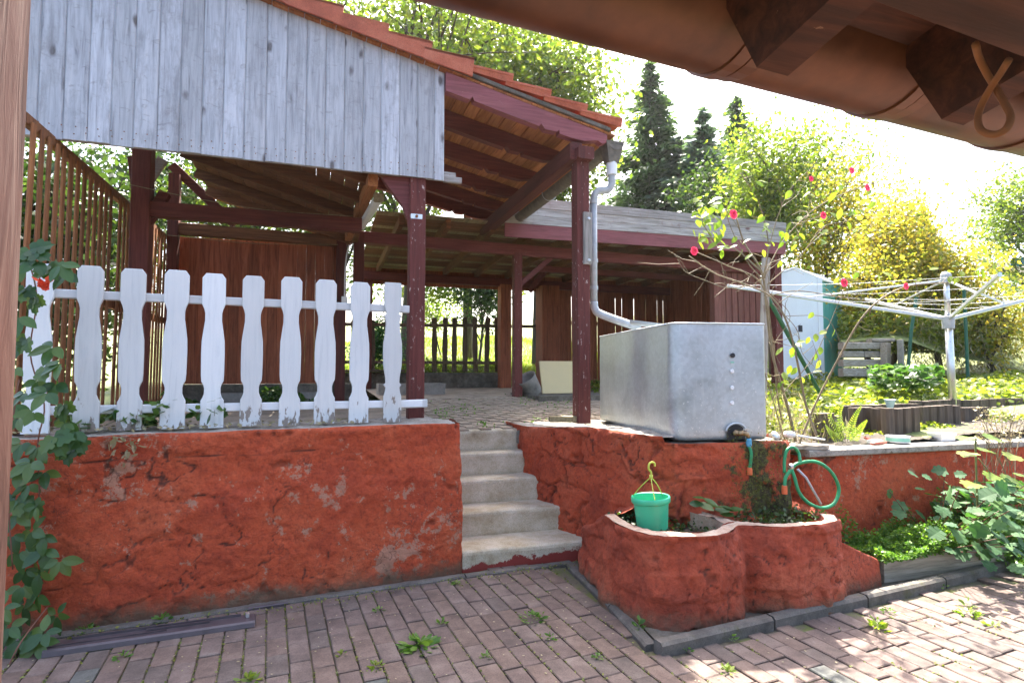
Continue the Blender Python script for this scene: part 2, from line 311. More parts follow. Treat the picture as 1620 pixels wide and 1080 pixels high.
M['shed_green'] = plain('teal_coated_shed_sheet', (0.09, 0.36, 0.30), 0.5, 0, 0.15, 4)
M['black_pl'] = plain('black_handle', (0.015, 0.015, 0.02), 0.4)
M['panel_y'] = plain('pale_yellow_board', (0.62, 0.50, 0.26), 0.6, 0, 0.06, 4)
M['blue_tarp'] = plain('pale_blue_sheet', (0.42, 0.54, 0.62), 0.5, 0, 0.15, 3)
M['blue_brt'] = plain('blue_plastic', (0.05, 0.26, 0.62), 0.4)
M['red_pl'] = plain('red_brown_handle', (0.40, 0.10, 0.06), 0.4)
M['label_g'] = plain('faded_green_label', (0.25, 0.55, 0.42), 0.5)
M['petal'] = leafmat('crimson_petals', [(0.62, 0.02, 0.09), (0.75, 0.06, 0.16)], 0.3, (1.2, 1.0, 1.0))
M['petal_red'] = leafmat('red_orange_petals', [(0.62, 0.06, 0.03), (0.72, 0.12, 0.05)], 0.3, (1.2, 1.0, 1.0))
LG = [(0.045, 0.085, 0.018), (0.075, 0.12, 0.022), (0.11, 0.155, 0.03), (0.14, 0.17, 0.035)]
M['leaf_tree'] = leafmat('walnut_leaves', LG, 0.5, (2.2, 2.2, 0.9))
M['leaf_yel'] = leafmat('yellowing_leaves', [(0.13, 0.17, 0.03), (0.21, 0.22, 0.035), (0.30, 0.26, 0.04), (0.34, 0.24, 0.05)], 0.55, (1.9, 1.9, 1.0))
M['leaf_dark'] = leafmat('dark_hedge_leaves', [(0.02, 0.045, 0.014), (0.035, 0.07, 0.018), (0.06, 0.10, 0.025)], 0.35)
M['needle'] = leafmat('dark_spruce_needles', [(0.04, 0.08, 0.038), (0.065, 0.115, 0.055), (0.09, 0.15, 0.065)], 0.35)
M['needle_b'] = leafmat('bluish_spruce_needles', [(0.07, 0.12, 0.10), (0.10, 0.16, 0.14), (0.14, 0.20, 0.175)], 0.35)
M['leaf_vine'] = leafmat('creeper_leaves', [(0.025, 0.07, 0.018), (0.045, 0.11, 0.028), (0.09, 0.15, 0.03)], 0.35, rough=0.35)
M['leaf_mallow'] = leafmat('blue_green_leaves', [(0.025, 0.085, 0.030), (0.045, 0.12, 0.038), (0.08, 0.165, 0.04)], 0.3, (1.8, 2.0, 0.8), 0.7)
M['leaf_bright'] = leafmat('bright_green_leaves', [(0.10, 0.17, 0.02), (0.15, 0.22, 0.03), (0.20, 0.24, 0.04)], 0.5, (1.7, 1.8, 0.7))
M['leaf_bed'] = leafmat('bed_herb_leaves', [(0.05, 0.13, 0.02), (0.09, 0.19, 0.03), (0.14, 0.24, 0.04)], 0.45)
M['moss'] = leafmat('joint_moss_green', [(0.06, 0.08, 0.015), (0.11, 0.14, 0.02), (0.17, 0.19, 0.03)], 0.3)
M['leaf_cover'] = leafmat('ground_cover_leaves', [(0.06, 0.10, 0.015), (0.13, 0.17, 0.025), (0.20, 0.22, 0.03)], 0.45)
M['straw'] = leafmat('dry_straw', [(0.26, 0.22, 0.12), (0.36, 0.31, 0.19), (0.20, 0.20, 0.08)], 0.3, (1.2, 1.2, 1.0))
M['grass'] = leafmat('meadow_grass', [(0.07, 0.12, 0.02), (0.13, 0.19, 0.03), (0.20, 0.23, 0.05)], 0.45)
def tank_mat():
    m, nt, b = new_mat('galvanised_tank_steel'); L = nt.links.new
    v, raw = coords(nt, (1, 1, 1), False)
    a = noise(nt, v, 4, 8, 0.65, 0.5); r = ramp(nt, a, [(0.3, (0.42, 0.46, 0.48)), (0.5, (0.51, 0.555, 0.58)), (0.7, (0.57, 0.615, 0.64))])
    vo = N(nt, 'ShaderNodeTexVoronoi'); vo.inputs['Scale'].default_value = 45; L(v, vo.inputs['Vector'])
    ro = ramp(nt, vo.outputs['Color'], [(0.2, (0.85, 0.85, 0.85)), (0.8, (1, 1, 1))])
    c = mixc(nt, 0.7, r.outputs[0], ro.outputs[0], 'MULTIPLY')
    sv, _ = coords(nt, (18, 18, 1.1), False); st = noise(nt, sv, 1.6, 5, 0.6); sr = ramp(nt, st, [(0.60, (0, 0, 0)), (0.78, (0.35, 0.35, 0.35))])
    c = mixc(nt, sr.outputs[0], c, (0.72, 0.73, 0.72))
    sp = noise(nt, v, 75, 2, 0.5); sx = N(nt, 'ShaderNodeSeparateXYZ'); L(raw, sx.inputs[0])
    mz = N(nt, 'ShaderNodeMath', operation='MULTIPLY_ADD'); L(sx.outputs[2], mz.inputs[0]); mz.inputs[1].default_value = -0.14; L(sp, mz.inputs[2])
    rs = ramp(nt, mz.outputs[0], [(0.64, (0, 0, 0)), (0.66, (0.8, 0.8, 0.8))])     # lime spatter, thicker low down
    c = mixc(nt, rs.outputs[0], c, (0.75, 0.75, 0.73))
    L(c, b.inputs['Base Color']); b.inputs['Metallic'].default_value = 0.6
    rr = ramp(nt, a, [(0.3, (0.30,) * 3), (0.7, (0.48,) * 3)]); L(rr.outputs[0], b.inputs['Roughness'])
    big = noise(nt, v, 2.0, 3, 0.5); bump(nt, big, 0.5, 0.02, b)
    return m
M['tank'] = tank_mat()

# ------------------------------------------------------------------ mesh builder
WL = {}
class MB:
    def __init__(s): s.v = []; s.f = []
    def add(s, vs, fs):
        n = len(s.v); s.v += [tuple(p) for p in vs]; s.f += [tuple(i + n for i in f) for f in fs]; return s
    def box(s, c, size, rz=0.0):
        x, y, z = size[0] / 2, size[1] / 2, size[2] / 2; ca, sa = math.cos(rz), math.sin(rz)
        vs = []
        for a, b, d in ((-x, -y, -z), (x, -y, -z), (x, y, -z), (-x, y, -z), (-x, -y, z), (x, -y, z), (x, y, z), (-x, y, z)):
            vs.append((c[0] + a * ca - b * sa, c[1] + a * sa + b * ca, c[2] + d))
        return s.add(vs, [(0, 3, 2, 1), (4, 5, 6, 7), (0, 1, 5, 4), (1, 2, 6, 5), (2, 3, 7, 6), (3, 0, 4, 7)])
    def bb(s, x0, x1, y0, y1, z0, z1): return s.box(((x0 + x1) / 2, (y0 + y1) / 2, (z0 + z1) / 2), (x1 - x0, y1 - y0, z1 - z0))
    def beam(s, a, b, wd, ht, up=(0, 0, 1), ch=0.005):
        a = Vector(a); b = Vector(b); d = (b - a).normalized(); up = Vector(up)
        if abs(d.dot(up)) > 0.99: up = Vector((0, 1, 0))
        sd = d.cross(up).normalized(); u = sd.cross(d).normalized()
        x, y = wd / 2, ht / 2; ch = min(ch, x * .4, y * .4)
        sec = [(-x + ch, -y), (x - ch, -y), (x, -y + ch), (x, y - ch), (x - ch, y), (-x + ch, y), (-x, y - ch), (-x, -y + ch)]
        vs = [p + sd * q[0] + u * q[1] for p in (a, b) for q in sec]
        fs = [(i, (i + 1) % 8, (i + 1) % 8 + 8, i + 8) for i in range(8)] + [tuple(range(7, -1, -1)), tuple(range(8, 16))]
        return s.add(vs, fs)
    def tube(s, pts, r, n=8, cap=True):
        pts = [Vector(p) for p in pts]; rr = r if hasattr(r, '__len__') else [r] * len(pts)
        prev = None; vs = []
        for i, p in enumerate(pts):
            d = (pts[min(i + 1, len(pts) - 1)] - pts[max(i - 1, 0)]).normalized()
            if prev is None:
                u = d.cross(Vector((0, 0, 1)));
                if u.length < 0.05: u = d.cross(Vector((0, 1, 0)))
                u.normalize()
            else: u = (prev - d * prev.dot(d)).normalized()
            prev = u; w2 = d.cross(u)
            for k in range(n):
                a = 2 * PI * k / n; vs.append(p + (u * math.cos(a) + w2 * math.sin(a)) * rr[i])
        fs = [(i * n + k, i * n + (k + 1) % n, (i + 1) * n + (k + 1) % n, (i + 1) * n + k) for i in range(len(pts) - 1) for k in range(n)]
        if cap: fs += [tuple(range(n - 1, -1, -1)), tuple(range((len(pts) - 1) * n, len(pts) * n))]
        return s.add(vs, fs)
    def prism(s, outline, o, ux, uy, depth):           # outline in plane (ux, uy), extruded by vector depth
        o = Vector(o); ux = Vector(ux); uy = Vector(uy); depth = Vector(depth); n = len(outline)
        vs = [o + ux * a + uy * b for a, b in outline]; vs += [p + depth for p in vs]
        return s.add(vs, [tuple(range(n - 1, -1, -1)), tuple(range(n, 2 * n))] + [(i, (i + 1) % n, (i + 1) % n + n, i + n) for i in range(n)])
    def lathe(s, prof, c, n=20, ax=(0, 0, 1)):
        ax = Vector(ax).normalized(); u = ax.orthogonal().normalized(); w2 = ax.cross(u); c = Vector(c); vs = []
        for r, h in prof:
            for k in range(n):
                a = 2 * PI * k / n; vs.append(c + ax * h + (u * math.cos(a) + w2 * math.sin(a)) * r)
        fs = [(i * n + k, i * n + (k + 1) % n, (i + 1) * n + (k + 1) % n, (i + 1) * n + k) for i in range(len(prof) - 1) for k in range(n)]
        return s.add(vs, fs)
    def grid(s, P2):                                   # numpy (a, b, 3)
        a, b = P2.shape[:2]; n = len(s.v); s.v += [tuple(p) for p in P2.reshape(-1, 3).tolist()]
        i = np.arange(a - 1)[:, None] * b + np.arange(b - 1)[None, :] + n
        q = np.stack([i, i + 1, i + b + 1, i + b], -1).reshape(-1, 4); s.f += [tuple(x) for x in q.tolist()]; return s
    def build(s, name, mat, parent=None, loc=None, smooth=False):
        base = WL[parent.name] if parent is not None else Vector((0, 0, 0))
        if parent is None and loc is not None: base = Vector(loc)
        me = bpy.data.meshes.new(name)
        me.from_pydata([(p[0] - base.x, p[1] - base.y, p[2] - base.z) for p in s.v], [], s.f)
        if smooth: me.polygons.foreach_set('use_smooth', [True] * len(me.polygons))
        me.materials.append(M[mat] if isinstance(mat, str) else mat)
        o = bpy.data.objects.new(name, me); col.objects.link(o)
        if parent is not None: o.parent = parent
        else: o.location = base
        WL[o.name] = base.copy(); me.update(); return o
def tag(o, label=None, cat=None, group=None, kind=None):
    if label: o['label'] = label
    if cat: o['category'] = cat
    if group: o['group'] = group
    if kind: o['kind'] = kind
    return o
def thing(name, loc, label, cat, group=None, kind=None):
    o = bpy.data.objects.new(name, None); col.objects.link(o); o.location = loc; o.empty_display_size = 0.1
    WL[o.name] = Vector(loc); return tag(o, label, cat, group, kind)
def inst(name, me, parent, loc, rot=(0, 0, 0), scale=(1, 1, 1)):   # a piece that shares its mesh; loc in world
    o = bpy.data.objects.new(name, me); col.objects.link(o)
    if parent is not None:
        o.parent = parent; loc = Vector(loc) - WL[parent.name]
    o.location = loc; o.rotation_euler = rot; o.scale = scale; return o
def mesh_only(mb, name, mat, smooth=False):
    me = bpy.data.meshes.new(name); me.from_pydata([tuple(p) for p in mb.v], [], mb.f)
    if smooth: me.polygons.foreach_set('use_smooth', [True] * len(me.polygons))
    me.materials.append(M[mat]); return me
def curve_pts(pts, n=8):                               # Catmull-Rom through points
    pts = [Vector(p) for p in pts]; out = []
    q = [pts[0] * 2 - pts[1]] + pts + [pts[-1] * 2 - pts[-2]]
    for i in range(1, len(q) - 2):
        for k in range(n):
            t = k / n; a, b, c, d = q[i - 1:i + 3]
            out.append(0.5 * ((2 * b) + (c - a) * t + (2 * a - 5 * b + 4 * c - d) * t * t + (3 * b - a - 3 * c + d) * t ** 3))
    out.append(pts[-1]); return out
def resample(path, step):
    p = np.array(path, float); d = np.r_[0, np.cumsum(np.linalg.norm(np.diff(p, axis=0), axis=1))]
    n = max(2, int(d[-1] / step) + 1); t = np.linspace(0, d[-1], n)
    return np.stack([np.interp(t, d, p[:, k]) for k in range(p.shape[1])], 1)
def relief(path, zb, zt, step=0.016, amp=0.02, lean=0.0, feat=2.2, seed=0, courses=0.0, rnd_top=0.02, ztf=None, bulge=None):
    """A rough rendered wall face: plan path (left to right seen from outside), real relief pushed along the face normal."""
    p = resample(path, step); n = len(p); tg = np.gradient(p, axis=0); ln = np.linalg.norm(tg, axis=1, keepdims=True); tg = tg / ln
    k = 7; ker = np.ones(k) / k
    tg = np.stack([np.convolve(np.pad(tg[:, i], k // 2, mode='edge'), ker, 'valid') for i in (0, 1)], 1); tg /= np.linalg.norm(tg, axis=1, keepdims=True)
    nm = np.stack([tg[:, 1], -tg[:, 0]], 1)
    s = np.arange(n) * step
    m = max(3, int((zt - zb) / step) + 1); t = np.linspace(0, 1, m)
    top = np.full(n, zt) if ztf is None else ztf(p)
    top = top + 0.010 * fbm(s * 3 + seed, 0 * s, 0 * s, 4)
    Z = zb + (top[:, None] - zb) * t[None, :]
    X = p[:, 0][:, None] + 0 * Z; Y = p[:, 1][:, None] + 0 * Z
    big = fbm(X * feat + seed, Y * feat, Z * feat * 1.25, 3); med = fbm(X * 7 + seed, Y * 7, Z * 7, 4); fine = fbm(X * 26, Y * 26 + seed, Z * 26, 3)
    # patches of render standing proud with torn edges
    pat = fbm(X * 3.1 + 40 + seed, Y * 3.1, Z * 3.6, 4); step_ = 1 / (1 + np.exp(-(pat - 0.06) * 60))
    step2 = 1 / (1 + np.exp(-(fbm(X * 2.0 + 70 + seed, Y * 2.0, Z * 2.6, 4) + 0.05) * 55))
    rdg = 1 - np.abs(fbm(X * 5 + 3, Y * 5, Z * 5 + seed, 4)) * 2.2; crust = np.clip(fbm(X * 1.3 + 11, Y * 1.3, Z * 1.6 + seed, 2) + .35, 0, 1)
    dsp = amp * (0.9 * big + 0.55 * med + 0.34 * fine + 0.45 * crust * rdg) + 0.36 * amp * step_ + 0.40 * amp * step2
    pit = np.clip(fbm(X * 11 + 5, Y * 11, Z * 11 + seed, 2) - 0.52, 0, 1); dsp -= pit * amp * 2.2
    if courses:                                        # stones showing through the render
        row = np.floor(Z / courses); u = s[:, None] / (courses * 1.5) + 0.5 * (row % 2) + 0.35 * vnoise(s[:, None] * 2, row * 3.1, 0)
        wob = 0.4 * med
        ed = np.minimum(np.abs((u + wob) % 1 - 0.5) * 2, 1); ez = np.abs(((Z / courses + 0.4 * med + .35 * big) % 1) - 0.5) * 2
        g = np.clip((np.maximum(ed, ez) - 0.84) / 0.16, 0, 1) * np.clip(0.5 + 1.6 * fbm(X * 2.7 + 9, Y * 2.7, Z * 2.7, 2), 0, 1); dsp -= g * amp * 0.8; dsp += (1 - g) * amp * 0.5 * vnoise(np.floor(u + wob) * 1.7, row * 2.3, seed)
    if bulge is not None: dsp = dsp + bulge(t)[None, :]
    dsp = dsp - lean * (Z - zb)
    def line(v_, w_): return np.exp(-(v_ / w_) ** 2)
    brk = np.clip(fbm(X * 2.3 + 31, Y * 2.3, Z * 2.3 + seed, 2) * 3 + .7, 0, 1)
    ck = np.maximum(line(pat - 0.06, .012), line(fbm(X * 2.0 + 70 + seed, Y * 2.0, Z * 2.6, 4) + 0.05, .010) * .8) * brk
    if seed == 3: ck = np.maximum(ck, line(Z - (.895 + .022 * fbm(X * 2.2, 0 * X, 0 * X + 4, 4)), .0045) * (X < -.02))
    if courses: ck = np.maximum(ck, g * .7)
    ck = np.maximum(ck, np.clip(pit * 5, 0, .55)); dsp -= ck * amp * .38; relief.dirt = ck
    fade = np.clip((top[:, None] - Z) / max(rnd_top, 1e-3), 0, 1); dsp = dsp * (0.35 + 0.65 * fade) - (1 - np.sqrt(np.clip(fade, 0, 1))) * rnd_top * 0.6
    X = X + nm[:, 0][:, None] * dsp; Y = Y + nm[:, 1][:, None] * dsp
    return np.stack([X, Y, Z], -1)
def dirt_shaded(o):                                        # crack and pit darkening: shade painted in as colour, with settled grime
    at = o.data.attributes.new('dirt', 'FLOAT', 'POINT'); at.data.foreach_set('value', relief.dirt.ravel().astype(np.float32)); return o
def slabtop(poly_front, poly_back, z, amp=0.012, nx=None, ny=18, seed=0, lip=0.0):
    """rough mortar top between two plan polylines of equal sense"""
    L_ = sum(math.dist(poly_front[i], poly_front[i + 1]) for i in range(len(poly_front) - 1)); nx = nx or int(L_ / 0.018)
    a = resample(poly_front, L_ / nx); nn = len(a)
    d = np.array(poly_back, float); cs = np.r_[0, np.cumsum(np.linalg.norm(np.diff(d, axis=0), axis=1))]; t = np.linspace(0, cs[-1], nn)
    b = np.stack([np.interp(t, cs, d[:, k]) for k in (0, 1)], 1)
    q = np.linspace(0, 1, ny); G = a[:, None, :] * (1 - q)[None, :, None] + b[:, None, :] * q[None, :, None]
    zz = (z(G[..., 0], G[..., 1]) if callable(z) else z + 0 * G[..., 0])
    zz = zz + amp * fbm(G[..., 0] * 7 + seed, G[..., 1] * 7, 0, 4) + amp * 0.5 * fbm(G[..., 0] * 30, G[..., 1] * 30 + seed, 0, 2)
    zz[:, 0] -= lip
    return np.concatenate([G, zz[..., None]], -1)

# ================================================================== THE SETTING
def gz(x, y):                                          # height of the natural ground
    x = np.asarray(x, float); y = np.asarray(y, float)
    s = (x - 3.5) * 0.60 + (y - 3.4) * 0.80
    z = 0.80 + 0.062 * np.clip(s, 0, 6) + 0.115 * np.clip(s - 6, 0, 60) * np.clip((s - 6) / 8, 0.3, 1)
    z = z + 0.16 * np.clip((y - 10.15) / 0.6, 0, 1) * np.clip((8.2 - x) / 1.0, 0, 1)
    return z
def G(x, y): return float(gz(x, y))
a = np.linspace(-60, 90, 150) ; a = np.sort(np.r_[a, np.linspace(-4, 10, 71)])
t = np.linspace(0, 1, 90) ** 2.2
y0 = np.where(a < 3.05, 5.0, 3.34); yy = y0[:, None] + t[None, :] * (110 - y0[:, None]); xx = a[:, None] + 0 * yy
zz = gz(xx, yy) + 0.05 * fbm(xx * .8, yy * .8, 0, 3)
ins = (xx > -2.3) & (xx < 7.1) & (yy < 10.0); ins &= ~((xx > 3.0) & (yy < 6.6))
zz = np.where(ins, zz - 0.35, zz)
terr = MB(); terr.grid(np.stack([xx, yy, zz], -1)); terr.build('garden_ground', 'meadow', smooth=True)['kind'] = 'structure'
gs = MB(); gs.add([(-6, -4, -.03), (12, -4, -.03), (12, 5.2, -.03), (-6, 5.2, -.03)], [(0, 1, 2, 3)]); gs.build('yard_subsoil', 'soil')['kind'] = 'structure'

# ---- brick paved yard
pave = MB()
gx = np.linspace(-3.2, 8.5, 360); gy = np.linspace(-1.2, 3.95, 170)
YX, YY2 = np.meshgrid(gx, gy, indexing='ij')
wx = YX * math.cos(YA) - YY2 * math.sin(YA); wy = YX * math.sin(YA) + YY2 * math.cos(YA)
wz = -0.013 + 0.006 * fbm(wx * 6, wy * 6, 0, 3) + 0.004 * fbm(wx * 30, wy * 30, 3, 2)
pave.grid(np.stack([wx, wy, wz], -1)); paving = pave.build('brick_paving', 'joint', smooth=True); paving['kind'] = 'structure'
def paver_mesh(seed):
    r_ = random.Random(seed); mb = MB(); c = 0.004
    X, Y = 0.0475, 0.098
    def ring(ix, z): return [(-X + ix, -Y + ix, z), (X - ix, -Y + ix, z), (X - ix, Y - ix, z), (-X + ix, Y - ix, z)]
    vs = ring(0, -0.04) + ring(0, -c) + ring(c, 0)
    vs = [(v[0] + r_.uniform(-.0015, .0015), v[1] + r_.uniform(-.002, .002), v[2]) for v in vs]
    f = [(i, (i + 1) % 4, (i + 1) % 4 + 4, i + 4) for i in range(4)] + [(i + 4, (i + 1) % 4 + 4, (i + 1) % 4 + 8, i + 8) for i in range(4)] + [(8, 9, 10, 11)]
    mb.add(vs, f); return mb, mesh_only(mb, 'paver', 'paver')
PVS = [paver_mesh(i) for i in range(5)]
cand = []
ncol = int(11.2 / 0.102)
for ci in range(ncol):
    x = -2.9 + ci * 0.102; off = (0.5 if ci % 2 else 0) * 0.204 + R.uniform(-0.03, 0.03)
    if R.random() < .25: off += .102
    for ri in range(26):
        y = 3.93 - off - ri * 0.204
        p = yard(x, y)
        if y > 3.85: continue
        if p.x > 1.58 and p.y > (2.47 + (p.x - 1.6) * 0.072): continue      # kerb and planter stand there
        q = proj((p.x, p.y, 0)); vis = -60 < q[0] < 1680 and q[1] < 1110 and q[2] > 0
        if q[2] > 0.3 or p.y > 0.5:
            cand.append((not vis, q[2] if q[2] > 0 else 99, p))
cand.sort(key=lambda c_: (c_[0], c_[1]))
vi = [c_ for c_ in cand if not c_[0]]; rest = [c_ for c_ in cand if c_[0] and c_[1] < 6]
st = MB()
for k, c_ in enumerate(vi + rest):
    mb, me = PVS[R.randrange(5)]; p = c_[2]; dz = R.uniform(-0.004, 0.003); rz = YA + R.uniform(-.012, .012); tx = R.uniform(-.012, .012); ty = R.uniform(-.008, .008)
    if k < 300:
        inst('paver', me, paving, (p.x, p.y, dz), (tx, ty, rz))
    else:
        m_ = Matrix.Translation((p.x, p.y, dz)) @ Matrix.Rotation(rz, 4, 'Z') @ Matrix.Rotation(tx, 4, 'X')
        st.add([tuple(m_ @ Vector(v)) for v in mb.v], mb.f)
def islandize(mat, src):                                # same stone, varied per island instead of per object
    m = M[src].copy(); nt = m.node_tree
    for n in list(nt.nodes):
        if n.type == 'OBJECT_INFO':
            g = nt.nodes.new('ShaderNodeNewGeometry')
            for l in list(n.outputs['Random'].links):
                to = l.to_socket; nt.links.remove(l); nt.links.new(g.outputs['Random Per Island'], to)
    m.name = mat; M[mat] = m
islandize('paver_far', 'paver')
st.build('paver', 'paver_far', paving)['kind'] = 'stuff'

# ---- kerbs
ks = thing('kerb', (1.63, 2.5, 0), None, None, kind='structure')
ka = (1.600, 2.482); kb = (4.62, 2.74); Lk = math.dist(ka, kb); n_ = 4
for i in range(n_):
    t0 = i / n_ + .0022; t1 = (i + 1) / n_ - .0022
    m_ = MB(); q0 = Vector((ka[0] + (kb[0] - ka[0]) * t0, ka[1] + (kb[1] - ka[1]) * t0 + .035, .008 + R.uniform(-.003, .004))); q1 = Vector((ka[0] + (kb[0] - ka[0]) * t1, ka[1] + (kb[1] - ka[1]) * t1 + .035, .008 + R.uniform(-.003, .004)))
    m_.beam(q0, q1, 0.07, 0.09, ch=0.022); m_.build('kerb_stone', 'kerb', ks)
kp = [(1.600, 2.56), (1.66, 3.06), (1.712, 3.80)]
for i in range(2):
    m_ = MB(); q0 = Vector((*kp[i], -.018)); q1 = Vector((*kp[i + 1], -.018)); m_.beam(q0.lerp(q1, .01), q1.lerp(q0, .01), .075, .08, ch=.012); m_.build('kerb_stone', 'kerb', ks)
m_ = MB(); m_.grid(slabtop([(1.65, 2.60), (4.6, 2.83)], [(1.80, 3.7), (4.6, 3.1)], 0.012, .006, ny=20)); m_.build('kerb_bed', 'concrete_dark', ks)
m_ = MB(); m_.beam((-2.8, 3.56, -.012), (-.25, 3.745, -.012), .06, .05, ch=.008); m_.beam((-.24, 3.745, -.010), (.94, 3.835, -.010), .06, .05, ch=.008); m_.beam((.95, 3.835, -.012), (1.74, 3.86, -.012), .06, .05, ch=.008)
m_.build('edging_strip', 'kerb', ks)

# ---- left retaining wall
wl = thing('retaining_wall', (-0.5, 3.9, 0), 'rough red rendered retaining wall below the white picket fence, left of the steps', 'wall')
WP = [(-2.7, 3.645), (-1.36, 3.742), (0.90, 3.905), (0.945, 3.94), (0.965, 4.3), (0.975, 4.93)]
def lt(p): return 1.03 - np.clip((p[:, 1] - 4.3) / .6, 0, 1) * 0.13 * (p[:, 0] > .95)
m_ = MB(); m_.grid(relief(WP, -0.03, 1.03, 0.0125, 0.022, lean=0.02, feat=1.9, seed=3, rnd_top=0.025, ztf=lt)); dirt_shaded(m_.build('render_face', 'plaster', wl, smooth=True))
def ltop(x, y): return 1.022 - np.clip((y - 4.3) / .6, 0, 1) * 0.13 * np.clip((x - .8) / .15, 0, 1)
m_ = MB(); m_.grid(slabtop([(-2.7, 3.655), (-1.36, 3.755), (0.90, 3.92), (.93, 4.3), (.94, 4.9)], [(-2.7, 4.36), (-.8, 4.42), (0.2, 4.52), (.55, 4.62), (.72, 4.9)], ltop, .016, ny=26)); m_.build('mortar_top', 'coping', wl, smooth=True)

# ---- steps
stp = thing('staircase', (1.35, 4.3, 0), 'five worn concrete steps climbing between the two red walls', 'stairs')
SY = [3.925, 4.265, 4.545, 4.76, 4.905, 5.15]; SZ = [0.133, 0.315, 0.503, 0.690, 0.868]; SX = [1.93, 1.90, 1.86, 1.80, 1.70]
redstep = M['step'].copy(); redstep.name = 'concrete_step_with_red_paint'; nt = redstep.node_tree; b_ = nt.nodes['Principled BSDF']
src = b_.inputs['Base Color'].links[0].from_socket; v, raw = coords(nt, (1, 1, 1), False); nn_ = noise(nt, v, 9, 6, 0.7); sx = N(nt, 'ShaderNodeSeparateXYZ'); nt.links.new(raw, sx.inputs[0])
mm = N(nt, 'ShaderNodeMath', operation='MULTIPLY_ADD'); nt.links.new(nn_, mm.inputs[0]); mm.inputs[1].default_value = -0.22; nt.links.new(sx.outputs[2], mm.inputs[2])
m2 = N(nt, 'ShaderNodeMath', operation='MULTIPLY_ADD'); nt.links.new(sx.outputs[0], m2.inputs[0]); m2.inputs[1].default_value = -0.06; nt.links.new(mm.outputs[0], m2.inputs[2])
ad = N(nt, 'ShaderNodeMath', operation='ADD'); nt.links.new(m2.outputs[0], ad.inputs[0]); ad.inputs[1].default_value = 0.5
rr = ramp(nt, ad.outputs[0], [(0.43, (1, 1, 1)), (0.44, (0, 0, 0))]); nt.links.new(mixc(nt, rr.outputs[0], src, (0.22, 0.03, 0.022)), b_.inputs['Base Color'])
for k in range(5):
    y0_, y1_ = SY[k], SY[k + 1] + .06; zt_ = SZ[k]; zb_ = (SZ[k - 1] - .004) if k else -.03
    x0_, x1_ = .955, SX[k]; m_ = MB()
    nx_ = 40; xs = np.linspace(x0_, x1_, nx_)
    prof = [(0.012, zb_ - .02), (0.006, zb_ + .02), (0.003, (zb_ + zt_) / 2), (0, zt_ - .03), (0.004, zt_ - .012), (0.014, zt_ - .003), (0.03, zt_), (0.10, zt_ + .001), ((y1_ - y0_) * .6, zt_), (y1_ - y0_, zt_ - .002)]
    G_ = np.zeros((nx_, len(prof), 3))
    for j, (dy, z_) in enumerate(prof):
        G_[:, j, 0] = xs; G_[:, j, 1] = y0_ + dy + .005 * fbm(xs * 4, z_ * 9 + k * 5, 0, 3) + (xs - 1.4) * -0.03; G_[:, j, 2] = z_ + .003 * fbm(xs * 5, dy * 9, k, 2)
    G_[-3:, 3:6, 1] += .01; m_.grid(G_); m_.bb(x0_, x1_, y0_ + .03, y1_, max(zb_ - .03, -.05), zt_ - .012)
    m_.build('step', redstep if k == 0 else 'step', stp, smooth=False)
m_ = MB(); m_.beam((1.70, 4.86, .80), (1.76, 4.98, .80), .06, .12, ch=.012); m_.build('edge_stone', 'concrete_dark', stp)
m_ = MB(); m_.box((1.91, 4.24, .235), (.10, .13, .14), .3); m_.build('edge_stone', 'step', stp)

# ---- right-hand wall under the tank, flanking the steps
wr = thing('retaining_wall', (2.3, 3.6, 0), 'mossy red stone wall carrying the metal tank, right of the steps', 'wall')
FP = [(1.64, 5.15), (1.69, 4.74), (1.985, 3.67), (2.00, 3.62), (2.07, 3.30), (2.17, 3.17), (2.93, 3.05), (3.05, 3.12), (3.12, 3.42), (3.24, 3.50)]
def ft(p):
    z = .965 - .055 * np.clip((p[:, 1] - 3.9) / .8, 0, 1)
    return np.where(p[:, 0] > 2.12, .925, z)
m_ = MB(); m_.grid(relief(FP, -0.03, .96, 0.0125, 0.026, lean=0.03, feat=2.1, seed=21, rnd_top=0.02, ztf=ft, courses=0.23)); dirt_shaded(m_.build('render_face', 'plaster_r', wr, smooth=True))
m_ = MB(); m_.grid(slabtop([(1.66, 5.1), (1.71, 4.74), (2.0, 3.68), (2.085, 3.32), (2.16, 3.2)], [(2.35, 5.1), (2.5, 4.9), (2.4, 4.2), (2.32, 3.6), (2.25, 3.3)], lambda x, y: .958 - .055 * np.clip((y - 3.9) / .8, 0, 1), .012, ny=24, seed=4)); m_.build('mortar_top', 'coping', wr, smooth=True)
m_ = MB(); m_.grid(slabtop([(2.14, 3.19), (2.93, 3.065), (3.05, 3.14), (3.12, 3.45)], [(2.3, 5.0), (3.0, 5.0), (3.2, 4.8), (3.3, 4.6)], .914, .012, ny=40, seed=9)); m_.build('bed_joint', 'concrete_dark', wr, smooth=True)

# ---- right retaining wall with its coping slabs
w2 = thing('retaining_wall', (4.5, 3.3, 0), 'smooth red rendered wall with a concrete coping, behind the leafy bed', 'wall')
RP = [(3.20, 3.62), (3.345, 3.30), (3.39, 3.262), (5.5, 3.135), (8.3, 2.97)]
m_ = MB(); m_.grid(relief(RP, -0.03, .775, 0.0145, 0.014, lean=0.0, feat=1.5, seed=44, rnd_top=0.01)); dirt_shaded(m_.build('render_face', 'plaster', w2, smooth=True))
sv = Vector((8.3 - 3.36, 2.97 - 3.235, 0)).normalized(); sn = Vector((-sv.y, sv.x, 0)); x_ = 0.0
for i, L_ in enumerate((1.35, 1.3, 1.3, 1.0)):
    c0 = Vector((3.33, 3.225, .797)) + sv * x_ + sn * .17; m_ = MB(); m_.beam(c0, c0 + sv * (L_ - .006), .34, .05, ch=.008); m_.build('coping_slab', 'slab', w2); x_ += L_

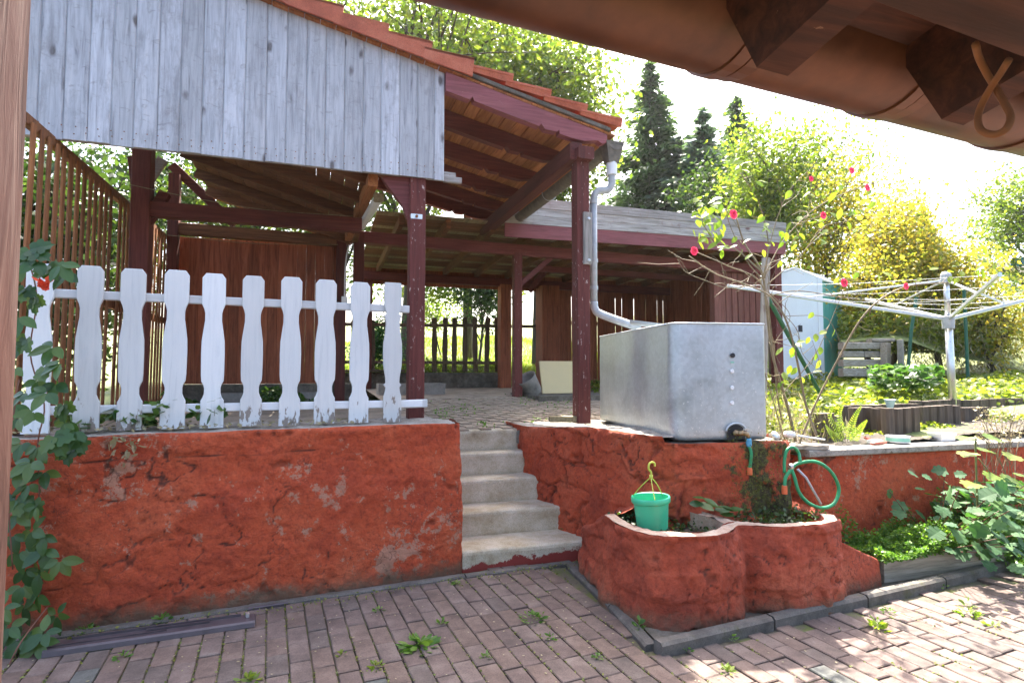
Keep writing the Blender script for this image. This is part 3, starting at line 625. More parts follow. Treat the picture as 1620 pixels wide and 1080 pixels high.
# ---- planter trough
pl = thing('stone_planter', (2.4, 2.9, 0), 'two-lobed red rendered planter trough standing below the metal tank', 'planter')
OP = [(1.97, 3.95), (1.84, 3.86), (1.74, 3.66), (1.675, 3.32), (1.635, 3.02), (1.70, 2.77), (1.85, 2.66), (2.05, 2.615), (2.22, 2.66), (2.33, 2.745), (2.40, 2.69), (2.56, 2.62), (2.78, 2.60), (2.95, 2.63), (3.045, 2.72), (3.10, 2.86), (3.13, 3.2)]
OPs = [tuple(p) for p in curve_pts([(x, y, 0) for x, y in OP], 5)]; OPs = [(p[0], p[1]) for p in OPs]
def prim(x): return .5 + 0 * x
def pwd(x): return .36 - (np.clip(x, 3.02, 3.5) - 3.02) * .42
def ptop(p): return prim(p[:, 0]) - .26 * np.clip((p[:, 1] - 3.22) / .7, 0, 1) ** .8 * (p[:, 0] < 2.2)
m_ = MB(); m_.grid(relief(OPs, -0.03, .5, 0.0125, 0.03, lean=0.10, feat=2.4, seed=60, rnd_top=0.03, ztf=ptop, courses=0.15)); dirt_shaded(m_.build('outer_face', 'planter_red', pl, smooth=True))
pa = np.array(OPs); tg = np.gradient(pa, axis=0); tg /= np.linalg.norm(tg, axis=1, keepdims=True); nm = np.stack([tg[:, 1], -tg[:, 0]], 1)
inn = pa - nm * .105
k0 = [i for i in range(len(pa)) if pa[i, 0] < 3.09 or i < 20]; k0 = [i for i in k0 if pa[i, 1] < 3.30]
of = pa[k0] - nm[k0] * .035; inr = inn[k0]
m_ = MB(); m_.grid(slabtop(of.tolist(), inr.tolist(), .496, .010, ny=9, seed=2)); m_.build('rim', 'rim', pl, smooth=True)
dn = np.stack([np.c_[inr, np.full(len(inr), z_)] for z_ in (.497, .42, .30)], 1); dn[:, 1:, :2] -= nm[k0][:, None, :] * .012
m_ = MB(); m_.grid(dn); m_.build('inner_face', 'planter_red', pl, smooth=True)
m_ = MB(); m_.grid(slabtop([(2.27, 2.78), (2.30, 2.95), (2.25, 3.2)], [(2.40, 2.80), (2.375, 2.95), (2.33, 3.2)], lambda x, y: .492 - .02 * np.clip((y - 2.8) / .4, 0, 1), .016, ny=10)); m_.grid(np.array([[(2.27 - i_ * 0 + (.03 if i_ == 1 else -.02 if i_ == 2 else 0), y_, z_) for z_ in (.49, .36)] for i_, y_ in enumerate((2.78, 2.95, 3.2))], float)); m_.grid(np.array([[(x_, y_, z_) for z_ in (.36, .49)] for x_, y_ in ((2.40, 2.80), (2.375, 2.95), (2.33, 3.2))], float)); m_.build('dividing_ridge', 'rim', pl, smooth=True)
m_ = MB(); m_.grid(relief([(2.98, 2.70), (3.20, 2.745), (3.44, 2.79), (3.468, 2.82), (3.47, 3.25)], -.03, .36, .0125, .010, lean=.10, feat=2.4, seed=61, rnd_top=.03, ztf=lambda p: pwd(p[:, 0]))); dirt_shaded(m_.build('shoulder_face', 'planter_red', pl, smooth=True))
m_ = MB(); m_.grid(slabtop([(2.98, 2.722), (3.20, 2.768), (3.43, 2.808), (3.45, 2.84)], [(2.98, 3.25), (3.2, 3.3), (3.42, 3.3), (3.45, 3.3)], lambda x, y: pwd(x) - .010, .010, ny=24, seed=6)); m_.build('shoulder', 'planter_red', pl, smooth=True)
def lsh(x, y): return np.interp(y, [3.22, 3.5, 3.9], [.485, .36, .23])
G_ = slabtop([(1.99, 3.92), (1.865, 3.83), (1.775, 3.64), (1.71, 3.33), (1.69, 3.24)], [(2.0, 3.93), (1.99, 3.80), (2.04, 3.62), (2.10, 3.42), (2.12, 3.30)], lambda x, y: lsh(x, y), .014, ny=20, seed=12); G_[..., 2] += np.linspace(0, 1, 20)[None, :] ** 2 * .16
m_ = MB(); m_.grid(G_); m_.build('shoulder', 'planter_red', pl, smooth=True)
so_ = MB(); so_.grid(slabtop([(1.80, 3.35), (1.74, 2.9), (1.95, 2.72), (2.3, 2.8), (2.6, 2.7), (3.0, 2.74)], [(2.0, 3.65), (2.1, 3.5), (2.3, 3.3), (2.5, 3.3), (2.9, 3.3), (3.3, 3.4)], .385, .06, ny=30, seed=8)); so_ = so_.build('planter_soil', 'soil', pl, smooth=True); so_['kind'] = 'stuff'

# ---- leafy bed edged with concrete
bd = thing('raised_bed', (4.2, 3.0, 0), 'narrow raised bed with a concrete edging board below the right red wall', 'garden bed')
m_ = MB(); m_.beam((3.50, 2.835, .085), (4.62, 2.80, .085), .045, .15, ch=.006); m_.build('edging_board', 'sleeper', bd)
m_ = MB(); m_.beam((3.478, 2.84, .085), (3.485, 3.1, .085), .03, .15, ch=.004); m_.build('edging_board', 'rust', bd)
m_ = MB(); m_.grid(slabtop([(3.48, 2.85), (4.62, 2.82), (8, 2.6)], [(3.44, 3.3), (4.7, 3.25), (8, 3.1)], .15, .05, ny=24, seed=3)); m_.build('bed_soil', 'soil', bd, smooth=True)['kind'] = 'stuff'

# ---- terrace behind the steps
def tz(x, y): return np.interp(y, [4.9, 7.2, 10.2], [.862, 1.03, 1.085])
m_ = MB(); xs = np.linspace(.70, 7.0, 150); ys = np.linspace(4.93, 10.1, 120); X_, Y_ = np.meshgrid(xs, ys, indexing='ij')
X_ = np.where((X_ < 1.7) | (Y_ > 5.1), X_, X_)
m_.grid(np.stack([X_, Y_, tz(X_, Y_) + .006 * fbm(X_ * 5, Y_ * 5, 0, 3)], -1)); te = m_.build('terrace', 'terrace_floor', smooth=True); te['kind'] = 'structure'
m_ = MB()
for i in range(34):
    for j in range(16):
        x = .78 + i * .104; y = 5.02 + (j + .5 * (i % 2)) * .208
        if y > 7.6: continue
        zc = float(tz(x, y)); m_.box((x, y, zc - .014 + R.uniform(-.003, .003)), (.100, .203, .04), R.uniform(-.02, .02))
m_.build('paver', 'terrace_floor', te)['kind'] = 'stuff'
m_ = MB(); X_, Y_ = np.meshgrid(np.linspace(-4.0, .80, 120), np.linspace(4.30, 7.5, 80), indexing='ij')
m_.grid(np.stack([X_, Y_, 0.985 + .012 * fbm(X_ * 3, Y_ * 3, 0, 4) + .02 * np.clip((Y_ - 5.5) / 1.5, 0, 1)], -1)); m_.build('carport_floor', 'terrace_floor', smooth=True)['kind'] = 'structure'

m_ = MB(); m_.grid(slabtop([(3.45, 3.38), (8, 3.1)], [(3.45, 4.05), (8, 3.95)], lambda x, y: gz(x, y) + .015, .02, nx=160, ny=24, seed=5)); m_.build('garden_soil', 'soil', smooth=True)['kind'] = 'structure'

# ================================================================== CARPORT
cp = thing('carport', (0.7, 4.48, 1.03), 'dark red timber carport with a grey boarded gable and a clay tiled roof', 'carport')
def zr(X): return 3.815 - 0.224 * (X - 0.87)           # underside of the roof tiles
sl = math.atan(0.224); ex = Vector((math.cos(sl), 0, -math.sin(sl)))
# gable boards, each one on its own
x = -2.45; i = 0
while x < 0.885:
    wd = 0.137 + R.uniform(-.006, .004); x1 = min(x + wd, 0.902)
    yb = 4.395 + R.uniform(-.003, .003); zb = 2.908 + R.uniform(-.006, .005); m_ = MB(); c = .008; g = .0004
    zt0, zt1 = zr(x) + .01, zr(x1) + .01
    o = [(x + g, yb + .008), (x + g + c, yb), (x1 - g - c, yb), (x1 - g, yb + .008), (x1 - g, yb + .022), (x + g, yb + .022)]
    vs = [(a_, b_, zb) for a_, b_ in o] + [(a_, b_, zr(a_) + .01) for a_, b_ in o]
    m_.add(vs, [tuple(range(5, -1, -1)), tuple(range(6, 12))] + [(k, (k + 1) % 6, (k + 1) % 6 + 6, k + 6) for k in range(6)])
    # origin at the foot of each board so the grain differs
    o_ = m_.build('gable_board', 'grey_board', cp); x = x1; i += 1
# nail heads
m_ = MB(); x = -2.38
while x < .88:
    for z_ in (2.955, 3.0): m_.box((x + R.uniform(-.01, .01), 4.392, z_ + R.uniform(-.006, .006)), (.006, .004, .006))
    x += .068
m_.build('nail', 'rust', cp)['kind'] = 'stuff'
m_ = MB(); m_.beam((-2.4, 4.44, 2.95), (1.0, 4.44, 2.95), .045, .07); m_.build('batten', 'grey_plank', cp)
# rafters with carved tails
def rafter(Y, mat, x0, x1, ht=.155, wd=.075):
    def pt(X, d): return (X, zr(X) - .035 - d)
    top = [pt(x0, 0), pt(x1, 0)]; L_ = x1
    bot = [(L_, .07), (L_ - .05, .10), (L_ - .09, .085), (L_ - .13, .10), (L_ - .22, ht - .02), (L_ - .34, ht - .005), (L_ - .45, ht), (L_ - .455, ht - .035), (L_ - .475, ht - .01), (L_ - .58, ht + .008), (L_ - .62, ht - .03), (L_ - .635, ht), (L_ - 1.0, ht), (L_ - 1.20, ht - .004), (L_ - 1.21, ht - .034), (L_ - 1.24, ht), (x0, ht)]
    o = [top[0], top[1]] + [pt(a_, b_) for a_, b_ in bot]
    m_ = MB(); m_.prism(o, (0, Y - wd / 2, 0), (1, 0, 0), (0, 0, 1), (0, wd, 0)); return m_.build('rafter', mat, cp)
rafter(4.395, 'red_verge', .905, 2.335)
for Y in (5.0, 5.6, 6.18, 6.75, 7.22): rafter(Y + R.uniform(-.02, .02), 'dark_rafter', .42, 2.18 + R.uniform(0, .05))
x = -2.4
while x < 2.34:
    m_ = MB(); w_ = .112; c0 = Vector((x + w_ / 2, 0, zr(x + w_ / 2) - .018 + R.uniform(-.003, .003)))
    m_.beam(c0 + Vector((0, 4.36, 0)), c0 + Vector((0, 7.32, 0)), w_ - .004, .02, up=(math.sin(sl), 0, math.cos(sl)), ch=.003)
    m_.build('roof_board', 'orange_board', cp); x += w_
m_ = MB(); m_.beam(Vector((-2.4, 4.355, zr(-2.4) + .012)), Vector((2.36, 4.355, zr(2.36) + .012)), .03, .035); m_.build('verge_strip', 'concrete_dark', cp)
# clay tiles
def tile_mesh():
    m_ = MB(); n = 14; Wd, Ln = .30, .40; vs = []
    for k in range(n + 1):
        t = k / n; y = t * Wd; z = .030 * math.exp(-((t - .10) / .09) ** 2) + .012 * math.exp(-((t - .95) / .06) ** 2) + .006 * math.sin(t * PI * 2)
        vs += [(0, y, z + .012), (Ln, y, z), (Ln, y, z - .014), (0, y, z - .004)]
    f = []
    for k in range(n):
        a_ = k * 4; b_ = a_ + 4
        for q in range(4): f.append((a_ + q, a_ + (q + 1) % 4, b_ + (q + 1) % 4, b_ + q))
    f += [(3, 2, 1, 0), (n * 4, n * 4 + 1, n * 4 + 2, n * 4 + 3)]
    m_.add(vs, f); return mesh_only(m_, 'roof_tile', 'tile')
def verge_mesh():
    m_ = MB(); Ln = .40
    m_.add([(0, 0, .03), (Ln, 0, .045), (Ln, 0, -.105), (0, 0, -.062), (0, -.018, .03), (Ln, -.018, .045), (Ln, -.018, -.105), (0, -.018, -.062)], [(0, 1, 2, 3), (7, 6, 5, 4), (0, 4, 5, 1), (1, 5, 6, 2), (2, 6, 7, 3), (3, 7, 4, 0)])
    m_.add([(0, -.018, .032), (Ln, -.018, .048), (Ln, .26, .034), (0, .26, .024), (0, -.018, .016), (Ln, -.018, .028), (Ln, .26, .014), (0, .26, .008)], [(0, 1, 2, 3), (7, 6, 5, 4), (0, 4, 5, 1), (1, 5, 6, 2), (2, 6, 7, 3), (3, 7, 4, 0)])
    return mesh_only(m_, 'verge_tile', 'tile')
def edge_mesh():
    m_ = MB(); Ln = .40
    m_.add([(0, 0, .03), (Ln, 0, .045), (Ln, .01, -.030), (0, .01, -.012), (0, -.014, .03), (Ln, -.014, .045), (Ln, 0, -.030), (0, 0, -.012)], [(0, 1, 2, 3), (7, 6, 5, 4), (0, 4, 5, 1), (1, 5, 6, 2), (2, 6, 7, 3), (3, 7, 4, 0)])
    m_.add([(0, -.014, .032), (Ln, -.014, .048), (Ln, .10, .012), (Ln, .26, .034), (0, .26, .024), (0, .10, .004), (0, -.014, .016), (Ln, -.014, .028), (Ln, .10, -.008), (Ln, .26, .014), (0, .26, .008), (0, .10, -.010)], [(0, 1, 2, 5), (5, 2, 3, 4), (11, 8, 7, 6), (10, 9, 8, 11), (0, 6, 7, 1), (3, 9, 10, 4), (1, 7, 8, 2), (2, 8, 9, 3), (4, 10, 11, 5), (5, 11, 6, 0)])
    return mesh_only(m_, 'edge_tile', 'tile')
tm, vm, em = tile_mesh(), verge_mesh(), edge_mesh()
k = 0; X = 2.46
while X > -2.6:
    X0 = X - .40 * math.cos(sl); base = Vector((X0, 0, zr(X0) + .030)); lift = .0
    for j in range(11):
        Y = 4.33 + j * .268
        rot = (R.uniform(-.006, .006), sl - (.125 if j == 0 else .075) + R.uniform(-.006, .006), R.uniform(-.006, .006))
        if j == 0 and X < 1.45: inst('verge_tile', vm, cp, (base.x, 4.335, base.z + .012), rot)
        elif j == 0: inst('edge_tile', em, cp, (base.x, 4.335, base.z + .016), rot)
        else: inst('roof_tile', tm, cp, (base.x, Y, base.z), rot)
    X -= .345 * math.cos(sl); k += 1
# posts and beams of the front frame
def post(x, y, z0, z1, w_, mat, par, name='post', rz=0): m_ = MB(); m_.beam((x, y, z0), (x, y, z1), w_, w_, ch=.006, up=(0, 1, 0)); return m_.build(name, mat, par)
post(.70, 4.485, 1.02, 3.72, .125, 'red_post', cp)
post(2.105, 4.425, .95, 3.30, .118, 'red_post', cp)
m_ = MB(); m_.beam((2.105, 4.30, 3.245), (2.105, 4.56, 3.245), .15, .11, ch=.012); m_.build('post_cap', 'red_post', cp)
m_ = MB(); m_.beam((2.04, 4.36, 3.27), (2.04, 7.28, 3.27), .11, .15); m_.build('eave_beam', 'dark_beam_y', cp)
m_ = MB(); q = [P(603, 283, Y=4.5), P(650, 283, Y=4.5), P(650, 395, Y=4.5), P(644, 350, Y=4.5), P(636, 328, Y=4.5), P(612, 297, Y=4.5)]
m_.prism([(p.x, p.z) for p in q], (0, 4.45, 0), (1, 0, 0), (0, 0, 1), (0, .06, 0)); m_.build('knee_brace', 'red_beam_x', cp)
q0, q1 = P(932, 336, Y=4.345), P(932, 418, Y=4.345); m_ = MB(); m_.beam((2.135, 4.352, q1.z), (2.135, 4.352, q0.z), .075, .028, up=(0, 1, 0), ch=.004); pb = m_.build('splice_plank', 'grey_block', cp)
m_ = MB()
for f in (.07, .87): m_.lathe([(0, -.014), (.013, -.012), (.013, 0)], (2.14, 4.338, q1.z + (q0.z - q1.z) * f), 10, (0, 1, 0))
m_.build('bolt', 'steel', pb)
q0, q1 = P(650, 338, Y=4.42), P(668, 347, Y=4.42); m_ = MB(); m_.bb(q0.x, q1.x, 4.416, 4.424, q1.z, q0.z); pt_ = m_.build('metal_plate', 'steel', cp)
m_ = MB(); m_.lathe([(0, -.012), (.012, -.010), (.012, 0)], ((q0.x + q1.x) / 2, 4.414, (q0.z + q1.z) / 2), 8, (0, 1, 0)); m_.build('bolt', 'rust', pt_)
m_ = MB(); m_.beam((.903, 4.43, 2.925), (1.05, 4.43, 2.925), .03, .05); m_.build('batten', 'grey_plank', cp)
# inner lean-to ceiling and posts on the left
zc = lambda X: 3.00 + .29 * (.35 - X)
s2 = math.atan(.29)
x = -1.25
while x < .33:
    m_ = MB(); w_ = .118; c0 = Vector((x + w_ / 2, 0, zc(x + w_ / 2))); m_.beam(c0 + Vector((0, 4.47, 0)), c0 + Vector((0, 7.34, 0)), w_ - .0008, .02, up=(math.sin(s2), 0, math.cos(s2)), ch=.003)
    m_.build('ceiling_board', 'brown_board', cp); x += w_
for Y in (4.7, 5.25, 5.85, 6.45, 7.05):
    m_ = MB(); m_.beam((-1.25, Y, zc(-1.25) - .06), (.33, Y, zc(.33) - .06), .055, .09); m_.build('ceiling_rafter', 'brown_board', cp)
m_ = MB(); m_.beam((-1.25, 7.345, zc(-1.25) - .02), (.33, 7.345, zc(.33) - .02), .02, .07); m_.build('edge_board', 'orange_board', cp)
m_ = MB(); m_.beam((.36, 4.50, 2.885), (.27, 7.26, 3.0), .075, .10); m_.build('long_beam', 'orange_board', cp)
m_ = MB(); m_.beam((-1.45, 5.5, 2.76), (.34, 5.5, 2.76), .09, .13); m_.build('tie_beam', 'dark_rafter', cp)
m_ = MB(); m_.beam((-1.62, 7.22, 2.99), (.24, 7.22, 2.97), .10, .13); m_.build('back_beam', 'brown_board', cp)
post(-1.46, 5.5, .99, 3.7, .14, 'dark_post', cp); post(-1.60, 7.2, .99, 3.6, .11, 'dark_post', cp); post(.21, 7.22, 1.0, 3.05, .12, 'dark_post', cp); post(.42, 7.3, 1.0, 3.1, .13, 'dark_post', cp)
m_ = MB(); m_.beam(P(212, 250, Y=5.5), P(222, 335, Y=5.5), .08, .09); m_.build('brace', 'dark_rafter', cp)
m_ = MB(); m_.beam(P(212, 385, Y=5.52), P(262, 305, Y=5.52), .06, .09); m_.build('brace', 'dark_rafter', cp)
m_ = MB(); m_.beam(P(272, 262, Y=7.26), P(372, 356, Y=7.26), .06, .10); m_.build('brace', 'dark_rafter', cp)
m_ = MB(); m_.beam(P(222, 305, Y=5.7), P(258, 252, Y=5.7), .05, .08); m_.build('brace', 'grey_plank', cp)
m_ = MB(); m_.tube(curve_pts([P(205, 292, Y=5.4), P(300, 312, Y=5.4), P(420, 332, Y=5.4), P(558, 342, Y=5.4)], 5), .0035, 5); m_.tube(curve_pts([P(265, 372, Y=7.1), P(400, 385, Y=7.1), P(535, 387, Y=7.1)], 5), .004, 5); m_.build('wire', 'pale_timber', cp)
# gutter
gu = thing('eaves_gutter', (2.41, 4.36, 3.36), 'weathered grey half-round gutter under the low edge of the tiled roof', 'gutter')
def half(c0, c1, r, mat, par, name, th=.004):
    c0 = Vector(c0); c1 = Vector(c1); d = (c1 - c0).normalized(); s_ = Vector((0, 0, 1)).cross(d).normalized(); m_ = MB(); vs = []; n = 14
    for c_ in (c0, c1):
        for rr in (r, r - th):
            for k in range(n + 1):
                a_ = PI + PI * k / n; vs.append(c_ + s_ * math.cos(a_) * rr + Vector((0, 0, 1)) * math.sin(a_) * rr)
    q = n + 1; f = []
    for k in range(n): f += [(k, k + 1, 2 * q + k + 1, 2 * q + k), (q + k + 1, q + k, 3 * q + k, 3 * q + k + 1), (k + 1, k, q + k, q + k + 1), (2 * q + k, 2 * q + k + 1, 3 * q + k + 1, 3 * q + k)]
    m_.add(vs, f); return m_.build(name, mat, par, smooth=False)
half((2.42, 4.36, 3.40), (2.40, 7.25, 3.385), .075, 'gutter_grey', gu, 'channel')
m_ = MB(); m_.prism([(math.cos(PI + PI * k / 12) * .077, math.sin(PI + PI * k / 12) * .077) for k in range(13)], (2.42, 4.35, 3.40), (1, 0, 0), (0, 0, 1), (0, .008, 0)); m_.build('end_cap', 'gutter_grey', gu)
for Y in (5.05, 5.9, 6.75):
    m_ = MB(); m_.tube([Vector((2.42 + math.cos(PI + PI * k / 10) * .084, Y, 3.40 + math.sin(PI + PI * k / 10) * .084)) for k in range(11)], .008, 6); m_.build('gutter_bracket', 'pipe_grey', gu)
# downpipe
dp = thing('downpipe', (2.25, 4.46, 1.9), 'pale grey downpipe beside the right carport post, running from gutter hopper to tank', 'pipe')
hc = Vector((2.41, 4.42, 3.33)); m_ = MB()
m_.add([(hc.x - .085, 4.345, 3.40), (hc.x + .085, 4.345, 3.40), (hc.x + .085, 4.50, 3.40), (hc.x - .085, 4.50, 3.40), (hc.x - .05, 4.375, 3.225), (hc.x + .05, 4.375, 3.225), (hc.x + .05, 4.465, 3.225), (hc.x - .05, 4.465, 3.225)], [(0, 1, 5, 4), (1, 2, 6, 5), (2, 3, 7, 6), (3, 0, 4, 7), (4, 5, 6, 7)]); m_.build('hopper', 'gutter_grey', dp)
m_ = MB(); m_.tube([(2.41, 4.42, 3.23), (2.41, 4.42, 3.12)], .047, 14); m_.build('socket', 'white_pl', dp, smooth=False)
m_ = MB(); m_.tube(curve_pts([(2.41, 4.42, 3.13), (2.405, 4.42, 3.03), (2.37, 4.43, 2.985), (2.30, 4.44, 2.975), (2.258, 4.45, 2.94), (2.25, 4.46, 2.86)], 6), .032, 12); m_.build('elbow', 'pipe_grey', dp, smooth=True)
m_ = MB(); m_.tube([(2.25, 4.46, 2.87), (2.247, 4.46, 1.95)], .030, 12); m_.build('pipe', 'pipe_grey', dp, smooth=True)
for z_ in (2.86, 2.34, 2.1):
    m_ = MB(); m_.lathe([(.0, 0), (.036, 0), (.036, .03), (0, .03)], (2.249, 4.46, z_), 14); m_.build('pipe_clip', 'pipe_grey', dp)
m_ = MB(); m_.tube(curve_pts([(2.247, 4.46, 1.99), (2.252, 4.45, 1.93), (2.30, 4.42, 1.88), (2.58, 4.25, 1.755)], 6), .034, 12); m_.build('outlet_pipe', 'pipe_grey', dp, smooth=True)

# ================================================================== white picket fence on the wall
wf = thing('picket_fence', (-.4, 4.1, 1.03), 'white painted picket fence with chamfered tops standing on the red wall', 'fence')
fx = [60, 140, 208, 276, 338, 399, 460, 515, 569, 622]
def fy(X): return 3.975 + .073 * (X + 1.36)
prof = [(0, .34), (.03, .5), (.20, .5), (.235, .40), (.26, .36), (.31, .36), (.37, .42), (.44, .485), (.52, .50), (.66, .49), (.70, .47), (.725, .38), (.745, .345), (.78, .35), (.805, .41), (.825, .49), (1, .5)]
prof2 = [(0, .42), (.03, .46), (.17, .46), (.20, .40), (.225, .34), (.24, .48), (.26, .40), (.30, .36), (.36, .40), (.44, .49), (.52, .50), (.60, .48), (.68, .38), (.72, .36), (.735, .47), (.755, .36), (.79, .40), (.82, .47), (1, .48)]
def picket(xc, yc, zb, zt, wd, pr, mat, par, th=.024, lean=0.0, ang=.073):
    Hh = zt - zb; o = [(-b_ * wd, zt - a_ * Hh) for a_, b_ in pr] + [(b_ * wd, zt - a_ * Hh) for a_, b_ in reversed(pr)]
    o = [(a_ + lean * (b_ - zb), b_) for a_, b_ in o]; ux = Vector((1, ang, 0)).normalized(); nn = Vector((-ux.y, ux.x, 0))
    n = len(o); c = .003; cx = sum(a_ for a_, b_ in o) / n
    rings = []
    for dpt, ins_ in ((0, c), (c, 0), (th - c, 0), (th, c)):
        rings += [Vector((xc, yc, 0)) + ux * (a_ - math.copysign(ins_, a_ - lean * (b_ - zb))) + Vector((0, 0, b_ - (ins_ if b_ > zt - .01 else 0))) + nn * dpt for a_, b_ in o]
    f = [(r * n + k, r * n + (k + 1) % n, (r + 1) * n + (k + 1) % n, (r + 1) * n + k) for r in range(3) for k in range(n)]
    h = n // 2; f += [(k, n - 1 - k, n - 2 - k, k + 1)[::1] for k in range(h - 1)] + [(3 * n + k + 1, 3 * n + n - 2 - k, 3 * n + n - 1 - k, 3 * n + k) for k in range(h - 1)]
    m_ = MB(); m_.add(rings, f); return m_.build('picket', mat, par)
WL[wf.name] = Vector((-.4, 4.1, 1.03))
for i, px in enumerate(fx):
    p = P(px, 540, Y=4.03)
    for _ in range(3): p = P(px, 540, Y=fy(p.x))
    picket(p.x, fy(p.x), 1.035 + R.uniform(-.004, .004), 2.018 + R.uniform(-.006, .006), (.133 + R.uniform(-.004, .004)) if i < 9 else .134, prof2 if i == 9 else prof, 'white_paint', wf, lean=R.uniform(-.006, .006))
for z_ in (1.845, 1.16):
    m_ = MB(); m_.beam((-1.75, fy(-1.75) + .048, z_ + .005), (.70 if z_ < 1.5 else .60, fy(.62) + .048, z_ - .004), .035, .052); m_.build('rail', 'white_rail', wf)
m_ = MB(); m_.beam((.52, 4.20, 1.15), (.755, 4.29, 1.15), .03, .06); m_.build('rail', 'white_rail', wf)

# ================================================================== lattice and board walls of the carport
ls = thing('slatted_screen', (-1.66, 5.6, 1.0), 'golden brown screen of thin upright slats closing the left side of the carport', 'screen')
y = 4.02
while y < 7.18:
    if abs(y - 5.5) > .06:
        m_ = MB(); w_ = .050 + R.uniform(-.008, .006); ln = R.uniform(-.015, .015)
        m_.beam((-1.655 + R.uniform(-.004, .004), y, 1.04), (-1.655, y + ln + .04, 2.87), .014, w_, up=(0, 1, 0), ch=.003); m_.build('slat', 'slat', ls)
    y += .112
for z_ in (2.885, 1.95, 1.06): m_ = MB(); m_.beam((-1.69, 4.0, z_), (-1.69, 7.2, z_), .045, .07); m_.build('rail', 'slat', ls)
m_ = MB(); m_.beam((-1.35, 5.95, 1.0), (-1.28, 6.15, 1.62), .02, .05); m_.build('loose_slat', 'slat', ls)
bw = thing('board_wall', (-.7, 7.3, 1.0), 'dark red-brown boarded wall at the back of the left carport bay', 'wall')
x = -1.56
while x < .14:
    m_ = MB(); w_ = .105; m_.beam((x + w_ / 2, 7.30 + R.uniform(-.004, .004), 1.24), (x + w_ / 2, 7.30, 2.92), w_ - .0006, .02, up=(0, 1, 0), ch=.005); m_.build('board', 'red_board', bw); x += w_
m_ = MB(); m_.bb(-1.6, .42, 7.26, 7.42, .95, 1.235); m_.build('plinth', 'concrete_dark', bw)
for a0 in (-.95, -.2):
    m_ = MB(); m_.box((a0, 7.0, 1.08), (.45, .2, .13), .03); tag(m_.build('concrete_block', 'concrete', loc=(a0, 7.0, 1.02)), 'pale concrete block on the carport floor, ' + ('left of the pair at the board wall' if a0 < -.5 else 'right of the pair at the board wall'), 'concrete block', 'concrete blocks in the carport')
# strip light and cable
lt_ = thing('strip_light', (.40, 4.9, 2.8), 'greenish white strip light fixed under the sloping carport beam', 'lamp')
m_ = MB(); m_.beam((.42, 4.70, 2.80), (.36, 5.9, 2.85), .07, .06, ch=.015); m_.build('lamp_body', 'white_pl', lt_)
m_ = MB(); m_.beam((.42, 4.66, 2.80), (.419, 4.70, 2.80), .08, .07, ch=.01); m_.build('end_cap', 'pale_timber', lt_)
cb = thing('power_cable', (.25, 7.1, 1.8), 'beige cable running down the back post to a white socket', 'cable')
m_ = MB(); m_.tube(curve_pts([P(598, 282, Y=4.6), P(585, 315, Y=5.2), P(570, 350, Y=6.2), P(556, 378, Y=7.1), P(549, 400, Y=7.1), P(546, 430, Y=7.1), P(545, 470, Y=7.1)], 8), .008, 6); m_.build('cable', 'white_pl', cb, smooth=True)
q = P(545, 475, Y=7.1); m_ = MB(); m_.box(q, (.07, .05, .09)); m_.build('socket_box', 'white_pl', cb)

# ================================================================== open shed behind
sh = thing('open_shed', (4.5, 7.3, 1.0), 'open-fronted red timber shed with weathered pale fascia planks, behind the tank', 'shed')
m_ = MB(); m_.beam((.36, 7.34, 3.07), (6.72, 7.34, 3.00), .10, .145); m_.build('front_beam', 'red_beam_x', sh)
def fas(ytl, ytr, ybl, ybr, Y, mat, x0=2.2, x1=6.72, nm_='fascia_plank'):
    a0 = P(940, ytl, Y=Y); a1 = P(1240, ytr, Y=Y); b0 = P(940, ybl, Y=Y); b1 = P(1240, ybr, Y=Y)
    def ext(p, q, X): return p.z + (q.z - p.z) * (X - p.x) / (q.x - p.x)
    o = [(x0, ext(b0, b1, x0)), (x1, ext(b0, b1, x1)), (x1, ext(a0, a1, x1)), (x0, ext(a0, a1, x0))]
    m_ = MB(); m_.prism(o, (0, Y, 0), (1, 0, 0), (0, 0, 1), (0, .025, 0)); m_.build(nm_, mat, sh)
fas(323, 352, 337, 363, 6.84, 'grey_plank'); fas(337.5, 363.5, 349, 374, 6.85, 'grey_plank'); fas(349.5, 374.5, 362, 384, 6.85, 'grey_plank')
fas(362.5, 384.5, 383, 402, 6.86, 'red_verge', nm_='fascia_board')
zt = 3.36
for i in range(24):
    yb = 6.9 + i * .145; m_ = MB(); m_.beam((.6, yb + .07, 3.30 - i * .004), (6.7, yb + .07, 3.28 - i * .004), .140, .02, up=(0, 0, 1), ch=.003); m_.build('roof_plank', 'brown_board' if i % 4 else 'pale_timber', sh)
for x in np.arange(.9, 6.8, .58): m_ = MB(); m_.beam((x, 6.92, 3.225), (x, 10.2, 3.13), .06, .12); m_.build('rafter', 'brown_board', sh)
m_ = MB(); m_.beam((.5, 9.86, 3.0), (6.7, 9.86, 2.98), .09, .14); m_.build('back_beam', 'dark_rafter', sh)
m_ = MB(); m_.beam((3.2, 8.3, 2.99), (6.6, 8.3, 2.98), .06, .09); m_.build('tie_beam', 'red_beam_x', sh)
post(2.53, 7.34, .97, 3.0, .115, 'red_post', sh); post(5.80, 7.36, 1.0, 2.95, .12, 'light_red_board', sh); post(6.62, 6.98, 1.0, 3.25, .13, 'red_post', sh); post(4.78, 9.75, 1.0, 2.95, .16, 'red_board', sh)
q = P(798, 520, Y=9.85); post(q.x, 9.85, 1.05, 2.95, .2, 'red_board', sh); q = P(852, 520, Y=9.8); post(q.x + .18, 9.8, 1.05, 2.95, .34, 'red_board', sh)
q = P(665, 510, Y=10.0); post(q.x, 10.0, 1.05, 2.95, .13, 'slat', sh)
q = P(592, 450, Y=9.95); post(q.x - .1, 9.95, 1.05, 2.95, .14, 'dark_post', sh)
